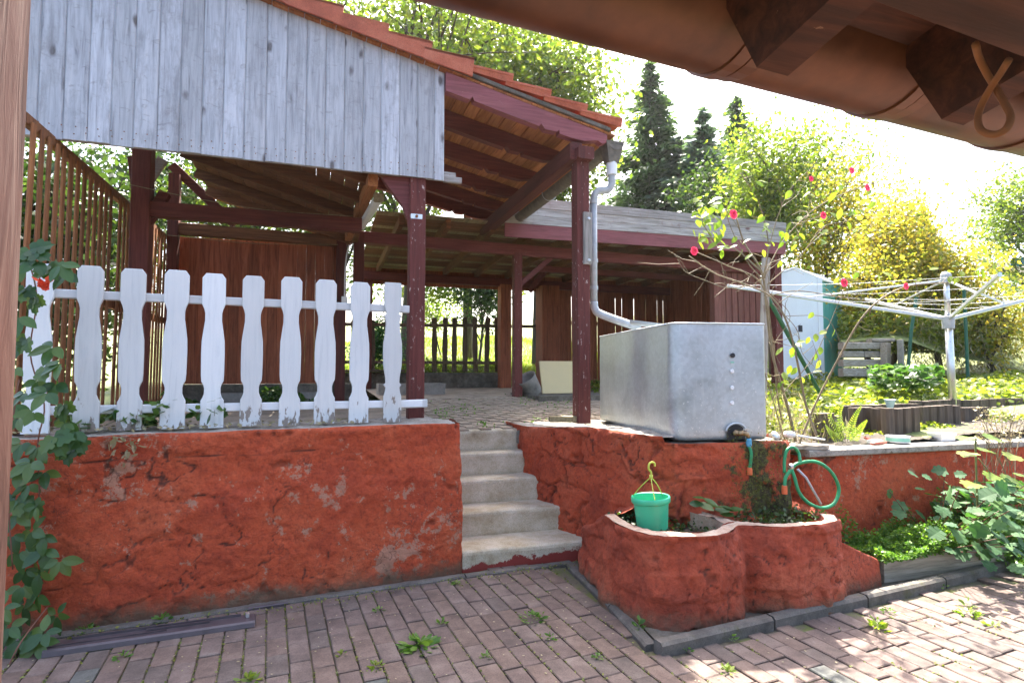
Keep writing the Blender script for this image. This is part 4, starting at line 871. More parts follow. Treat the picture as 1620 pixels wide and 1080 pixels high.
m_ = MB(); m_.beam((2.55, 7.38, 2.55), (3.05, 7.38, 2.98), .05, .07); m_.build('knee_brace', 'red_beam_x', sh)
m_ = MB(); a0, a1 = P(838, 460, Y=9.6), P(880, 405, Y=9.0); m_.beam(a0, a1, .06, .09); m_.build('knee_brace', 'red_beam_x', sh)
x = 3.85
while x < 6.65:
    m_ = MB(); w_ = .135; m_.beam((x + w_ / 2, 9.93, 1.12), (x + w_ / 2 + R.uniform(-.01, .01), 9.93, 2.94), w_ - .007 + R.uniform(-.006, .004), .02, up=(0, 1, 0), ch=.003); m_.build('back_board', 'red_board', sh); x += w_
x = 5.88
while x < 6.58:
    m_ = MB(); w_ = .115; m_.beam((x + w_ / 2, 7.36, 1.3), (x + w_ / 2 + R.uniform(-.008, .008), 7.36, 2.93), w_ - .014, .022, up=(0, 1, 0), ch=.003); m_.build('side_board', 'light_red_board', sh); x += w_
m_ = MB(); m_.bb(.5, 6.7, 9.98, 10.0, 2.88, 3.16); m_.build('top_board', 'red_board', sh)
for z_ in (1.5, 2.3, 2.85): m_ = MB(); m_.beam((3.8, 9.97, z_), (6.6, 9.97, z_), .05, .07); m_.build('wall_rail', 'red_board', sh)
m_ = MB(); m_.beam((5.86, 7.40, 2.25), (6.6, 7.40, 2.25), .04, .06); m_.build('wall_rail', 'light_red_board', sh)
for y_ in np.arange(7.5, 9.9, .14): m_ = MB(); m_.beam((6.66, y_, 1.2), (6.66, y_, 3.2), .02, .13, up=(0, 1, 0), ch=.003); m_.build('end_board', 'red_board', sh)
# ---- low fence behind the terrace
bf = thing('garden_fence', (2.4, 10.05, 1.36), 'low brown rustic picket fence on the dark plinth behind the terrace', 'fence')
rp = [(0, .20), (.02, .42), (.07, .5), (.12, .45), (.16, .36), (.30, .40), (.55, .5), (.8, .40), (1, .45)]
for px in (688, 704, 719, 736, 753, 770, 787):
    q0 = P(px, 502, Y=10.05); q1 = P(px, 588, Y=10.05); o_ = picket(q0.x, 10.05, q1.z, q0.z, .10, rp, 'old_picket', bf, lean=R.uniform(-.03, .03), ang=0)
for px in (560, 590, 612):
    q0 = P(px, 506, Y=10.05); q1 = P(px, 588, Y=10.05); picket(q0.x, 10.05, q1.z, q0.z, .10, rp, 'old_picket', bf, lean=R.uniform(-.03, .03), ang=0)
for ya in (517, 574):
    q0 = P(672, ya - 1, Y=10.02); q1 = P(880 if ya < 550 else 806, ya, Y=10.02); m_ = MB(); m_.beam((.3, 10.0, q0.z), (q1.x, 10.0, q1.z), .04, .055); m_.build('rail', 'old_picket', bf)
pw = thing('plinth_wall', (1.8, 10.1, 1.0), 'low dark mossy concrete plinth under the rustic fence', 'wall')
PP = relief([(-1.6, 9.98), (3.3, 9.96)], .95, 1.355, .035, .03, feat=3, seed=5); m_ = MB(); m_.grid(PP); m_.bb(-1.6, 3.3, 10.03, 10.16, .95, 1.345); m_.build('plinth', 'concrete_dark', pw)
m_ = MB(); m_.beam((.2, 9.9, 1.385), (1.35, 9.9, 1.385), .25, .04); tag(m_.build('bench_plank', 'old_picket', loc=(.8, 9.9, 1.38)), 'grey-brown plank lying on the dark plinth behind the white fence', 'plank')
q = P(650, 620, Y=8.3); m_ = MB(); m_.box((q.x, 8.3, 1.12), (.95, .3, .17), .02); tag(m_.build('concrete_block', 'concrete', loc=(q.x, 8.3, 1.04)), 'long low concrete block on the terrace behind the front carport post', 'concrete block')
# platform, yellow board, tub
a0 = P(842, 628, Y=7.0); a1 = P(905, 628, Y=7.0)
m_ = MB(); m_.bb(a0.x, a0.x + 1.1, 6.75, 7.9, .90, 1.07); m_.build('platform_slab', 'concrete_dark', loc=(a0.x + .5, 7.2, .95)); tag(bpy.data.objects['platform_slab'], 'dark concrete platform slab on the terrace under the yellow board', 'slab')
b0 = P(860, 626, Y=7.25); b1 = P(908, 574, Y=7.25)
m_ = MB(); m_.beam((b0.x + .28, 7.30, 1.075), (b0.x + .28, 7.42, 1.52), .56, .03, up=(0, -1, 0), ch=.004); tag(m_.build('yellow_board', 'panel_y', loc=(b0.x + .28, 7.3, 1.075)), 'pale yellow board leaning at the shed behind the right carport post', 'board')
q = P(849, 605, Y=7.35); m_ = MB(); m_.lathe([(.0, .0), (.10, .0), (.13, .02), (.15, .26), (.158, .28), (.148, .28), (.14, .25), (.12, .03), (0, .03)], (q.x - .02, 7.40, 1.07), 18, (-.55, -.2, .8)); tag(m_.build('mortar_tub', 'concrete', loc=(q.x, 7.4, 1.07), smooth=True), 'mortar-crusted round tub tipped beside the yellow board', 'tub')
m_ = MB(); m_.beam((1.84, 4.50, .985), (2.06, 4.44, .985), .09, .05); tag(m_.build('timber_offcut', 'pale_timber', loc=(1.95, 4.47, .98)), 'short timber offcut at the foot of the right carport post', 'plank')

# ================================================================== THE TANK
tk = thing('water_tank', (2.6, 4.0, .93), 'large galvanised steel rainwater tank standing on the mossy red wall', 'tank')
A_ = Vector((2.217, 3.24, 0)); B_ = Vector((2.874, 3.128, 0)); fu = (B_ - A_).normalized(); fv = Vector((-fu.y, fu.x, 0)); Wt = (B_ - A_).length; Lt = 1.68; z0, z1 = .928, 1.712
def rrect(w_, l_, rs, n=7, inset=0.0):
    out = []; cs = [(rs[0], rs[0], PI, rs[0]), (w_ - rs[1], rs[1], 1.5 * PI, rs[1]), (w_ - rs[2], l_ - rs[2], 0, rs[2]), (rs[3], l_ - rs[3], .5 * PI, rs[3])]
    for cx_, cy_, a0_, r_ in cs:
        for k in range(n + 1):
            a_ = a0_ + .5 * PI * k / n; out.append((cx_ + math.cos(a_) * (r_ - inset), cy_ + math.sin(a_) * (r_ - inset)))
    return out
rs = (.105, .028, .05, .09)
zs = [(0.0, .03), (.006, .012), (.018, .003), (.035, 0)] + [(t, 0) for t in np.linspace(.08, .76, 14)] + [(.784, 0), (.784, .006), (.70, .007), (.03, .03)]
nR = 4 * 8; m_ = MB(); vs = []
for dz, ins_ in zs:
    for a_, b_ in rrect(Wt, Lt, rs, 7, ins_):
        bow = .010 * math.sin(PI * min(max(dz / .784, 0), 1)); ff = math.sin(PI * min(max(a_ / Wt, 0), 1)) * (1 if b_ < .03 else 0); sf = math.sin(PI * min(max(b_ / Lt, 0), 1)) * (-1 if a_ < .03 else 0)
        vs.append(A_ + fu * (a_ + sf * bow * 1.5) + fv * (b_ - ff * bow) + Vector((0, 0, z0 + dz)))
# denser loop along the long edges is not needed: the faces bow as a whole
f = [(i * nR + k, i * nR + (k + 1) % nR, (i + 1) * nR + (k + 1) % nR, (i + 1) * nR + k) for i in range(len(zs) - 1) for k in range(nR)]
f += [tuple(range(nR - 1, -1, -1)), tuple(range((len(zs) - 1) * nR, len(zs) * nR))]; m_.add(vs, f); tb = m_.build('tank_body', 'tank', tk, smooth=True)
tb.data.set_sharp_from_angle(angle=math.radians(50))
lp = [A_ + fu * a_ + fv * b_ + Vector((0, 0, z1)) for a_, b_ in rrect(Wt, Lt, rs, 7)]; m_ = MB(); m_.tube(lp + [lp[0]], .007, 6); m_.build('rim_bead', 'tank', tk, smooth=True)
def tf(px, py):                                       # a point on the tank's front face
    d = ray(px, py); nn = -fv; t = ((A_ - Vector((0, 0, 0))).dot(nn)) / (d.dot(nn)); return Vector((d.x * t, d.y * t, H + d.z * t))
for i, (px, py, mt, r_) in enumerate(((1158, 562, 'black_pl', .014), (1157, 587, 'white_pl', .011), (1157, 613, 'white_pl', .011), (1157, 637, 'white_pl', .011))):
    c = tf(px, py) - fv * .012; m_ = MB(); m_.lathe([(0, -.003), (r_, -.003), (r_ + .003, 0), (r_ + .003, .004)], c, 14, fv); m_.build('hole' if i == 0 else 'plug', mt, tk)
c = tf(1157, 573) - fv * .0125; m_ = MB(); m_.add([c + fu * a_ * .013 + Vector((0, 0, b_ * .005)) for a_, b_ in ((-1, -1), (1, -1), (1, 1), (-1, 1))] + [c - fv * .001 + fu * a_ * .013 + Vector((0, 0, b_ * .005)) for a_, b_ in ((-1, -1), (1, -1), (1, 1), (-1, 1))], [(0, 1, 2, 3), (7, 6, 5, 4), (0, 4, 5, 1), (1, 5, 6, 2), (2, 6, 7, 3), (3, 7, 4, 0)]); m_.build('sticker', 'label_g', tk)
c = tf(1163, 697) - fv * .0105; m_ = MB(); o = [(-.064, 0)] + [(math.cos(PI - PI * k / 12) * .064, .05 + math.sin(PI - PI * k / 12) * .052) for k in range(13)] + [(.064, 0)]
c.z = z0 + .006; m_.prism(o, c, fu, (0, 0, 1), -fv * .004); m_.build('tap_recess', 'black_pl', tk)
o2 = [(a_ * 1.12, b_ * 1.08) for a_, b_ in o[1:-1]]; m_ = MB(); m_.tube([c + fu * a_ + Vector((0, 0, b_)) - fv * .006 for a_, b_ in o2], .006, 6); m_.build('recess_lip', 'tank', tk, smooth=True)
tc = tf(1160, 684) - fv * .015; m_ = MB(); m_.tube([tc, tc - fv * .05], .014, 10); m_.lathe([(0, 0), (.022, .0), (.022, .012), (0, .012)], tc - fv * .016, 6, -fv); m_.tube([tc - fv * .05, tc - fv * .055 + fu * .03 + Vector((0, 0, .004)), tc - fv * .06 + fu * .055 - Vector((0, 0, .004)), tc - fv * .06 + fu * .066 - Vector((0, 0, .03))], [.017, .019, .016, .013], 10); tp = m_.build('tap', 'brass', tk, smooth=True)
m_ = MB(); m_.box(tc - fv * .06 + fu * .05 + Vector((0, 0, .028)), (.045, .012, .012), .2); m_.build('tap_handle', 'steel', tp)
tend = tc - fv * .06 + fu * .066 - Vector((0, 0, .03))
th_ = thing('tap_hose', tend, 'short green hose hanging from the tap of the metal tank', 'hose')
m_ = MB(); m_.lathe([(0, 0), (.014, 0), (.018, -.012), (.018, -.045), (.013, -.055), (0, -.055)], tend, 12); m_.build('coupling', 'blue_pl', th_)
e_ = P(1186, 742, Y=tend.y - .01); m_ = MB(); m_.tube(curve_pts([tend - Vector((0, 0, .05)), (tend + e_) / 2 + Vector((.008, -.01, 0)), e_], 6), .0105, 10); m_.build('hose', 'hose', th_, smooth=True)
m_ = MB(); m_.lathe([(0, 0.012), (.013, .012), (.017, 0), (.017, -.035), (0, -.035)], e_, 12); m_.build('coupling', 'orange_pl', th_)
gp = half(P(1000, 506, Y=4.0), P(1048, 512, Y=3.75), .04, 'pipe_grey', None, 'gutter_offcut'); tag(gp, 'short grey gutter offcut lying over the top of the metal tank', 'gutter piece')

# ================================================================== PORCH IN THE FOREGROUND
po = thing('porch_post', P(8, 540, D=.95) * 1.0, 'worn red-brown post close by at the left edge of the view', 'post')
pc = P(-80, 540, D=.95)
m_ = MB(); m_.beam((pc.x, pc.y, 0), (pc.x, pc.y, 2.6), .13, .13, up=(math.sin(YAW), math.cos(YAW), 0), ch=.012); m_.build('post_shaft', 'porch_post', po)
pr = thing('porch_roof', yard(1.4, .6, 2.1), 'brown-red porch eaves overhead with rafter tails and a brown gutter', 'roof')
g0 = P(1300, 58, D=1.0); k_ = 1.24 / (g0 - Vector((0, 0, H))).length; g0 = P(1300, 58, D=k_); gyx, gyy = toyard(g0.x, g0.y); gz_ = g0.z; gr = .102
m_ = MB(); gut = []
m_.tube([yard(-1.2, gyy, gz_), yard(gyx + 3.2, gyy, gz_)], gr, 36, cap=True); m_.build('gutter', 'gutter_brown', pr, smooth=True)
def atx(px, py, yv):                                   # point on the plane yard-y = yv
    d = ray(px, py); nx_, ny_ = -math.sin(YA), math.cos(YA); t = yv / (d.x * nx_ + d.y * ny_); return Vector((d.x * t, d.y * t, H + d.z * t))
for px in (1150, 1405, 1603):
    q = atx(px, 60 if px < 1300 else 150, gyy); ux, _ = toyard(q.x, q.y)
    m_ = MB(); m_.tube([yard(ux - .012, gyy, gz_), yard(ux + .012, gyy, gz_)], gr + .0045, 36); m_.tube([yard(ux + .018, gyy, gz_), yard(ux + .045, gyy, gz_)], gr + .002, 36); m_.build('gutter_joint', 'gutter_brown', pr, smooth=False)
yT = gyy - gr - .035
slp = math.tan(math.radians(13))
for px, py in ((1222, 114), (1507, 194), (960, -40), (1790, 270)):
    T = atx(px, py, yT); ux, _ = toyard(T.x, T.y); w_ = .055; hh = .15
    m_ = MB(); o = [(yT, T.z), (yT + .05, T.z + hh * .72), (yT + .05, T.z + hh + .01), (-1.6, T.z + hh + .01 + (yT + 1.6) * slp), (-1.6, T.z + .02 + (yT + 1.6) * slp)]
    ux0 = yard(ux - w_ / 2, 0, 0); m_.prism(o, ux0, yard(0, 1, 0), (0, 0, 1), yard(w_, 0, 0)); m_.build('rafter_tail', 'porch_wood', pr)
Tz = atx(1222, 114, yT).z
fz = atx(1380, 80, yT + .075).z + .055; a0 = yard(-1.2, yT + .075, fz); a1 = yard(gyx + 3.2, yT + .075, fz); m_ = MB(); m_.beam(a0, a1, .022, .11); m_.build('fascia', 'porch_wood', pr)
yb = yT - .36; q = atx(1610, 100, yb); m_ = MB(); m_.beam(yard(-1.2, yb - .055, q.z + .055), yard(gyx + 3.2, yb - .055, q.z + .055), .11, .11); m_.build('purlin', 'porch_wood', pr)
i = 0; yv = yT + .085
while yv > -1.6:
    zz_ = Tz + .15 + .026 + (yT - yv) * slp; m_ = MB(); m_.beam(yard(-1.2, yv - .06, zz_), yard(gyx + 3.2, yv - .06, zz_), .116, .02, up=yard(0, math.sin(math.atan(slp)), math.cos(math.atan(slp)))); m_.build('roof_board', 'porch_wood', pr); yv -= .118
hk = thing('wire_hook', P(1560, 120, D=.55), 'rusty twisted wire loop hanging from the porch purlin', 'hook')
dd = .98 * (atx(1545, 75, yb - .01) - Vector((0, 0, H))).length; dd = dd / ray(1545, 75).length
pts = [(1543, 70), (1549, 92), (1562, 118), (1577, 142), (1590, 165), (1599, 185), (1592, 204), (1573, 213), (1553, 207), (1547, 190), (1552, 168), (1567, 140), (1583, 116), (1596, 95)]
m_ = MB(); m_.tube(curve_pts([P(a_, b_, D=dd + .012 * math.sin(i * .8)) for i, (a_, b_) in enumerate(pts)], 5), .0017, 8); m_.build('wire', 'rust', hk, smooth=True)

# ================================================================== THINGS IN THE YARD
rl = thing('drain_rail', P(240, 1000, Z=.0), 'long purple-grey metal rail lying on the paving along the left red wall', 'rail')
r0 = P(72, 1024, Z=.03); r1 = P(404, 977, Z=.03); rd_ = (r1 - r0).normalized(); rn = Vector((-rd_.y, rd_.x, 0))
def sec(o, c0, c1, nm_, mt, par):
    m_ = MB(); m_.prism(o, c0, rn, (0, 0, 1), c1 - c0); return m_.build(nm_, mt, par)
b0 = Vector((r0.x, r0.y, .002)); b1 = Vector((r1.x, r1.y, .002))
sec([(-.05, 0), (-.045, .022), (-.035, .030), (.05, .034), (.055, .002)], b0, b1, 'rail_body', 'dark_metal', rl)
sec([(.012, .034), (.012, .044), (.020, .044), (.020, .034)], b0.lerp(b1, .45), b0.lerp(b1, .76), 'raised_lip', 'dark_metal', rl)
sec([(.040, .034), (.040, .046), (.046, .046), (.046, .034)], b0.lerp(b1, .1), b0.lerp(b1, .92), 'raised_lip', 'dark_metal', rl)
sec([(-.010, .032), (-.010, .037), (.0, .037), (.0, .032)], b0.lerp(b1, .02), b0.lerp(b1, .55), 'raised_lip', 'dark_metal', rl)
m_ = MB(); m_.box(b0.lerp(b1, .955) + rn * .02 + Vector((0, 0, .045)), (.016, .03, .022), .3); m_.build('clip', 'steel', rl)
m_ = MB(); e0 = P(392, 968, Z=.0); m_.beam((e0.x, e0.y + .03, .005), (e0.x + .22, e0.y + .05, .005), .025, .02); m_.build('rail_tongue', 'dark_metal', rl)
# green hanging pot
hb = Vector((1.90, 3.02, .455)); hp = thing('hanging_pot', hb, 'mint green plastic hanging pot with a lime hook, in the left lobe of the planter', 'plant pot')
tl = Vector((-.05, .02, 1)).normalized()
m_ = MB(); m_.lathe([(0, 0), (.088, 0), (.091, .01), (.103, .150), (.112, .153), (.116, .158), (.116, .182), (.112, .188), (.106, .186), (.104, .155), (.090, .02), (0, .015)], hb, 32, tl); m_.build('pot', 'green_pl', hp, smooth=True).data.set_sharp_from_angle(angle=math.radians(40))
ht = P(1030, 757, D=1); dT = (hb - Vector((0, 0, H))).length; ht = P(1030, 754, Y=3.03)
for a_ in (.3, 2.3, 4.4):
    q = hb + tl * .18 + Vector((math.cos(a_) * .108, math.sin(a_) * .108, 0)); m_ = MB(); m_.tube(curve_pts([q, q.lerp(ht, .55) + Vector((math.cos(a_) * .01, 0, 0)), ht], 5), .0028, 6); m_.build('hanger_strand', 'yellow_pl', hp, smooth=True)
m_ = MB(); m_.tube(curve_pts([ht, ht + Vector((0, 0, .028)), ht + Vector((-.016, 0, .050)), ht + Vector((-.012, 0, .078)), ht + Vector((.008, 0, .088)), ht + Vector((.026, 0, .078)), ht + Vector((.027, 0, .062))], 6), .0062, 8); m_.tube([ht - Vector((0, 0, .012)), ht + Vector((0, 0, .012))], .011, 8); m_.build('hook', 'yellow_pl', hp, smooth=True)
# coiled hose
hs = thing('garden_hose', P(1280, 760, Y=3.0), 'looped green garden hose hung on the wall corner above the planter', 'hose')
hpts = [(1241, 772, 2.98), (1243, 755, 2.99), (1252, 742, 3.0), (1262, 733, 3.0), (1290, 730, 2.98), (1314, 745, 2.96), (1327, 772, 2.95), (1320, 795, 2.94), (1302, 803, 2.93), (1280, 796, 2.94), (1264, 778, 2.96), (1257, 755, 2.98), (1252, 742, 3.0)]
m_ = MB(); m_.tube(curve_pts([P(a_, b_, Y=c_) for a_, b_, c_ in hpts], 7), .0115, 10); m_.build('hose_loop', 'hose', hs, smooth=True)
h2 = [(1241, 748, 3.02), (1241, 728, 3.03), (1245, 712, 3.03), (1254, 707, 3.03), (1263, 715, 3.03), (1266, 730, 3.0)]
m_ = MB(); m_.tube(curve_pts([P(a_, b_, Y=c_) for a_, b_, c_ in h2], 7), .0105, 10); m_.build('hose_loop', 'hose', hs, smooth=True)
e_ = P(1241, 772, Y=2.98); m_ = MB(); m_.lathe([(0, .018), (.016, .018), (.018, 0), (.018, -.036), (0, -.036)], e_, 12); m_.build('coupling', 'orange_pl', hs)
q0 = P(1249, 738, Y=2.97); m_ = MB(); m_.lathe([(0, 0), (.018, 0), (.018, .02), (0, .02)], q0, 12, (1, -.3, .2)); m_.build('clamp', 'steel', hs)
m_ = MB(); m_.tube([P(1262, 742, Y=2.96), P(1275, 755, Y=2.95), P(1299, 797, Y=2.93)], .008, 8); m_.build('drain_tube', 'clear', hs, smooth=True)
# small things on the coping (z .822)
cz = .824
def onc(px, py): return P(px, py, Z=cz)
q = onc(1498, 690); q = P(1490, 688, Y=3.33); m_ = MB(); m_.add([(q.x + a_ * s_[0], q.y + b_ * s_[1], s_[2]) for s_ in ((.075, .05, cz), (.088, .06, cz + .062), (.084, .056, cz + .062), (.070, .046, cz + .006)) for a_, b_ in ((-1, -1), (1, -1), (1, 1), (-1, 1))], [(3, 2, 1, 0)] + [(i * 4 + k, i * 4 + (k + 1) % 4, (i + 1) * 4 + (k + 1) % 4, (i + 1) * 4 + k) for i in range(3) for k in range(4)] + [(12, 13, 14, 15)])
tag(m_.build('plastic_tub', 'white_pl', loc=(q.x, q.y, cz)), 'white plastic tub on the coping, right of the paint tin', 'tub')
q = P(1420, 690, Y=3.33); tn = thing('paint_tin', (q.x, q.y, cz), 'flat pale green-white paint tin tilted on the coping beside the white tub', 'tin')
m_ = MB(); m_.lathe([(0, 0), (.080, 0), (.082, .006), (.082, .045), (.085, .048), (.085, .054), (.078, .052), (0, .050)], (q.x, q.y, cz + .004), 28, (.04, .03, 1)); m_.build('tin_body', 'white_pl', tn, smooth=False)
m_ = MB(); m_.lathe([(.0835, .010), (.0835, .036)], (q.x, q.y, cz + .004), 28, (.04, .03, 1)); m_.build('label_band', 'label_g', tn)
q = P(1382, 692, Y=3.34); br = thing('paint_brush', (q.x, q.y, cz), 'paint brush with red-brown handle and white bristles lying left of the paint tin', 'brush')
m_ = MB(); m_.tube([(q.x - .09, q.y - .05, cz + .010), (q.x + .0, q.y - .045, cz + .013), (q.x + .075, q.y - .04, cz + .012)], [.008, .012, .010], 8); m_.build('handle', 'red_pl', br, smooth=True)
m_ = MB(); m_.beam((q.x - .04, q.y, cz + .018), (q.x + .07, q.y + .005, cz + .018), .055, .028, ch=.01); m_.build('bristles', 'white_pl', br)
m_ = MB(); m_.tube([(q.x - .03, q.y + .05, cz + .045), (q.x + .03, q.y + .06, cz + .03)], [.010, .014], 8); m_.build('handle', 'red_pl', br, smooth=True)
# scrub brush + wooden piece at the left end of the coping
q = P(1290, 694, Y=3.30); wb = thing('washing_brush', (q.x, q.y, cz), 'white long-handled washing brush lying across the left end of the coping', 'brush')
a0 = P(1228, 690, Y=3.28); a1 = P(1300, 694, Y=3.27)
m_ = MB(); m_.tube([P(1262, 689, Y=3.27), P(1305, 695, Y=3.24)], [.008, .006], 8); m_.build('handle', 'white_pl', wb, smooth=True)
hd = P(1249, 687, Y=3.27); m_ = MB(); m_.lathe([(0, -.02), (.035, -.018), (.042, 0), (.035, .02), (0, .025)], hd, 14); m_.build('bristle_head', 'straw' if False else 'white_pl', wb, smooth=True)
hd = P(1227, 689, Y=3.22); m_ = MB(); m_.lathe([(0, -.012), (.03, -.012), (.036, 0), (.03, .012), (0, .014)], hd, 16, (.3, -.8, .5)); tag(m_.build('metal_disc', 'steel', loc=hd, smooth=True), 'round grey scouring disc propped at the tank foot beside the washing brush', 'disc')
q = P(1284, 688, Y=3.36); m_ = MB(); m_.lathe([(0, -.008), (.03, -.012), (.04, 0), (.025, .016), (0, .018)], (q.x, q.y, cz + .012), 10, (.2, 0, 1)); tag(m_.build('clay_shard', 'tile', loc=(q.x, q.y, cz)), 'rusty red shard lying behind the washing brush', 'shard')
a0 = Vector((3.16, 3.27, .845)); m_ = MB(); m_.prism([(-.10, .06), (.20, -.035), (.26, .0), (.20, .20), (-.02, .22)], Vector((3.27, 3.24, .826)), (1, 0, 0), (0, 1, 0), (0, 0, .028)); tag(m_.build('wood_offcut', 'sleeper', loc=(3.27, 3.24, .83)), 'flat weathered board lying on the left corner of the coping', 'board')

# ================================================================== GARDEN STRUCTURES
# palisade edging
pg = thing('palisade_edging', (4.3, 3.75, .82), 'stepped edging of short brown timber palisades behind the coping', 'edging')
def pal(pxa, pxb, ytop, ybot, Y, pw_=.11, mat='palisade'):
    a_ = P(pxa, ytop, Y=Y); b_ = P(pxb, ytop, Y=Y); n = max(1, round((b_.x - a_.x) / pw_)); zt_ = a_.z; zb_ = .70
    for i in range(n):
        x = a_.x + (b_.x - a_.x) * (i + .5) / n; w_ = (b_.x - a_.x) / n - .006; m_ = MB(); m_.beam((x, Y + R.uniform(-.008, .008), zb_), (x, Y, zt_ + R.uniform(-.006, .006)), w_, .07, up=(0, 1, 0), ch=.018); m_.build('palisade', mat, pg)
pal(1288, 1317, 653, 700, 3.62, .2); pal(1345, 1378, 644, 700, 3.80, .10); pal(1380, 1396, 645, 700, 3.70, .06); pal(1397, 1451, 646, 698, 3.55); pal(1452, 1515, 642, 695, 3.75); pal(1518, 1560, 645, 690, 3.80); pal(1440, 1640, 634, 660, 4.3, .14); pal(1330, 1450, 641, 660, 4.1, .12)
bd_ = P(1340, 655, Y=3.68); m_ = MB(); m_.beam((bd_.x - .25, 3.66, .80), (bd_.x - .25, 3.66, 1.02), .3, .05, up=(0, 1, 0)); m_.build('palisade', 'concrete_dark', pg)
q = P(1408, 640, Y=4.0); m_ = MB(); m_.lathe([(0, 0), (.02, .0), (.045, .09), (.05, .10), (0, .09)], (q.x, 4.0, q.z - .05), 12); tag(m_.build('blue_cup', 'blue_tarp', loc=(q.x, 4.0, q.z - .05)), 'small pale blue cup on the palisade edging', 'cup')
# metal shed
ms = thing('metal_shed', (7.9, 7.7, G(7.9, 7.7)), 'white metal garden shed with teal corners and sliding doors, behind the rose', 'shed')
def dp_(px, py, D): return P(px, py, D=D)               # D measured along the view axis
A0 = dp_(1221, 600, 9.6); B0 = dp_(1303, 600, 9.9); C0 = dp_(1334, 600, 10.6)
zb = 1.15; ze = dp_(1262, 437, 9.75).z; za = dp_(1262, 421, 9.75).z
u_ = Vector((B0.x - A0.x, B0.y - A0.y, 0)); wS = u_.length; u_.normalize(); v_ = Vector((C0.x - B0.x, C0.y - B0.y, 0)); lS = v_.length; v_.normalize()
O = Vector((A0.x, A0.y, 0))
def sp(a_, b_, z_): return O + u_ * a_ + v_ * b_ + Vector((0, 0, z_))
def panel(pts4, th, nm_, mt, par=ms):
    p = [Vector(q) for q in pts4]; n_ = (p[1] - p[0]).cross(p[-1] - p[0]).normalized() * th; m_ = MB(); k = len(p)
    m_.add(p + [q + n_ for q in p], [tuple(range(k - 1, -1, -1)), tuple(range(k, 2 * k))] + [(i, (i + 1) % k, (i + 1) % k + k, i + k) for i in range(k)]); return m_.build(nm_, mt, par)
panel([sp(.06, 0, zb), sp(wS - .10, 0, zb), sp(wS - .10, 0, ze), sp(wS / 2, 0, za - .03), sp(.06, 0, ze)], .02, 'front_wall', 'shed_white')
for a0, a1 in ((.16, wS / 2 - .004), (wS / 2 + .004, wS - .2)): panel([sp(a0, -.02, zb + .05), sp(a1, -.02, zb + .05), sp(a1, -.02, ze - .06), sp(a0, -.02, ze - .06)], .012, 'door', 'shed_white')
panel([sp(0, -.005, zb), sp(.06, -.005, zb), sp(.06, -.005, ze), sp(0, -.005, ze)], .03, 'corner_post', 'shed_green')
panel([sp(wS - .10, -.005, zb), sp(wS, -.005, zb), sp(wS, -.005, ze), sp(wS - .10, -.005, ze)], .03, 'corner_post', 'shed_white')
for i in range(5):
    s0, s1 = lS * i / 5, lS * (i + 1) / 5 - .012; panel([sp(wS, s0, zb), sp(wS, s1, zb), sp(wS, s1, ze), sp(wS, s0, ze)], -.02, 'side_sheet', 'shed_green')
panel([sp(0, lS, zb), sp(wS, lS, zb), sp(wS, lS, ze), sp(wS / 2, lS, za), sp(0, lS, ze)], .02, 'back_wall', 'shed_white'); panel([sp(0, 0, zb), sp(0, lS, zb), sp(0, lS, ze), sp(0, 0, ze)], .02, 'side_sheet', 'shed_white')
panel([sp(-.05, -.06, ze - .02), sp(wS / 2, -.06, za), sp(wS / 2, lS + .05, za), sp(-.05, lS + .05, ze - .02)], -.025, 'roof_sheet', 'shed_white'); panel([sp(wS / 2, -.06, za), sp(wS + .06, -.06, ze - .02), sp(wS + .06, lS + .05, ze - .02), sp(wS / 2, lS + .05, za)], -.025, 'roof_sheet', 'shed_white')
hq = dp_(1264, 520, 9.7); m_ = MB(); m_.beam(hq + Vector((-.01, -.04, -.055)), hq + Vector((-.01, -.04, .055)), .075, .03, up=(0, 1, 0), ch=.012); m_.build('door_handle', 'black_pl', ms)
# sleeper wall
sw = thing('sleeper_wall', dp_(1390, 590, 9.2), 'pale stacked timber sleeper wall behind the strawberry bed', 'wall')
rows = [(1330, 1402, 541, 553), (1330, 1396, 555, 566), (1330, 1398, 568, 580), (1330, 1420, 582, 596), (1375, 1412, 535, 541)]
for r_, (xa, xb, ya, yb_) in enumerate(rows):
    seg = 2 if r_ % 2 and r_ < 4 else 1
    for s_ in range(seg):
        x0_ = xa + (xb - xa) * s_ / seg; x1_ = xa + (xb - xa) * (s_ + 1) / seg - 1
        p0, p1 = dp_(x0_, (ya + yb_) / 2, 9.3), dp_(x1_, (ya + yb_) / 2, 9.3); m_ = MB(); m_.beam(p0, p1, .16, (yb_ - ya - 1) / F * 9.3, ch=.012); m_.build('sleeper', 'sleeper', sw)
m_ = MB(); m_.beam(dp_(1401, 596, 9.15), dp_(1401, 542, 9.15), .10, .12, ch=.01); m_.build('sleeper_post', 'sleeper', sw)
p0 = dp_(1426, 582, 9.0); m_ = MB(); m_.beam(p0 - Vector((0, 0, .1)), dp_(1424, 537, 9.0), .26, .08, up=(math.sin(.6), -math.cos(.6), 0), ch=.02); tag(m_.build('stone_slab', 'concrete', loc=p0), 'upright grey stone slab at the right end of the sleeper wall', 'stone')
m_ = MB(); gb = [dp_(1330, 540, 9.5), dp_(1405, 536, 9.5), dp_(1440, 540, 9.5), dp_(1500, 560, 9.8), dp_(1640, 590, 10)]; gt = [dp_(1330, 506, 13), dp_(1405, 502, 13), dp_(1440, 500, 13), dp_(1500, 498, 14), dp_(1640, 500, 16)]
for i in range(4): pass
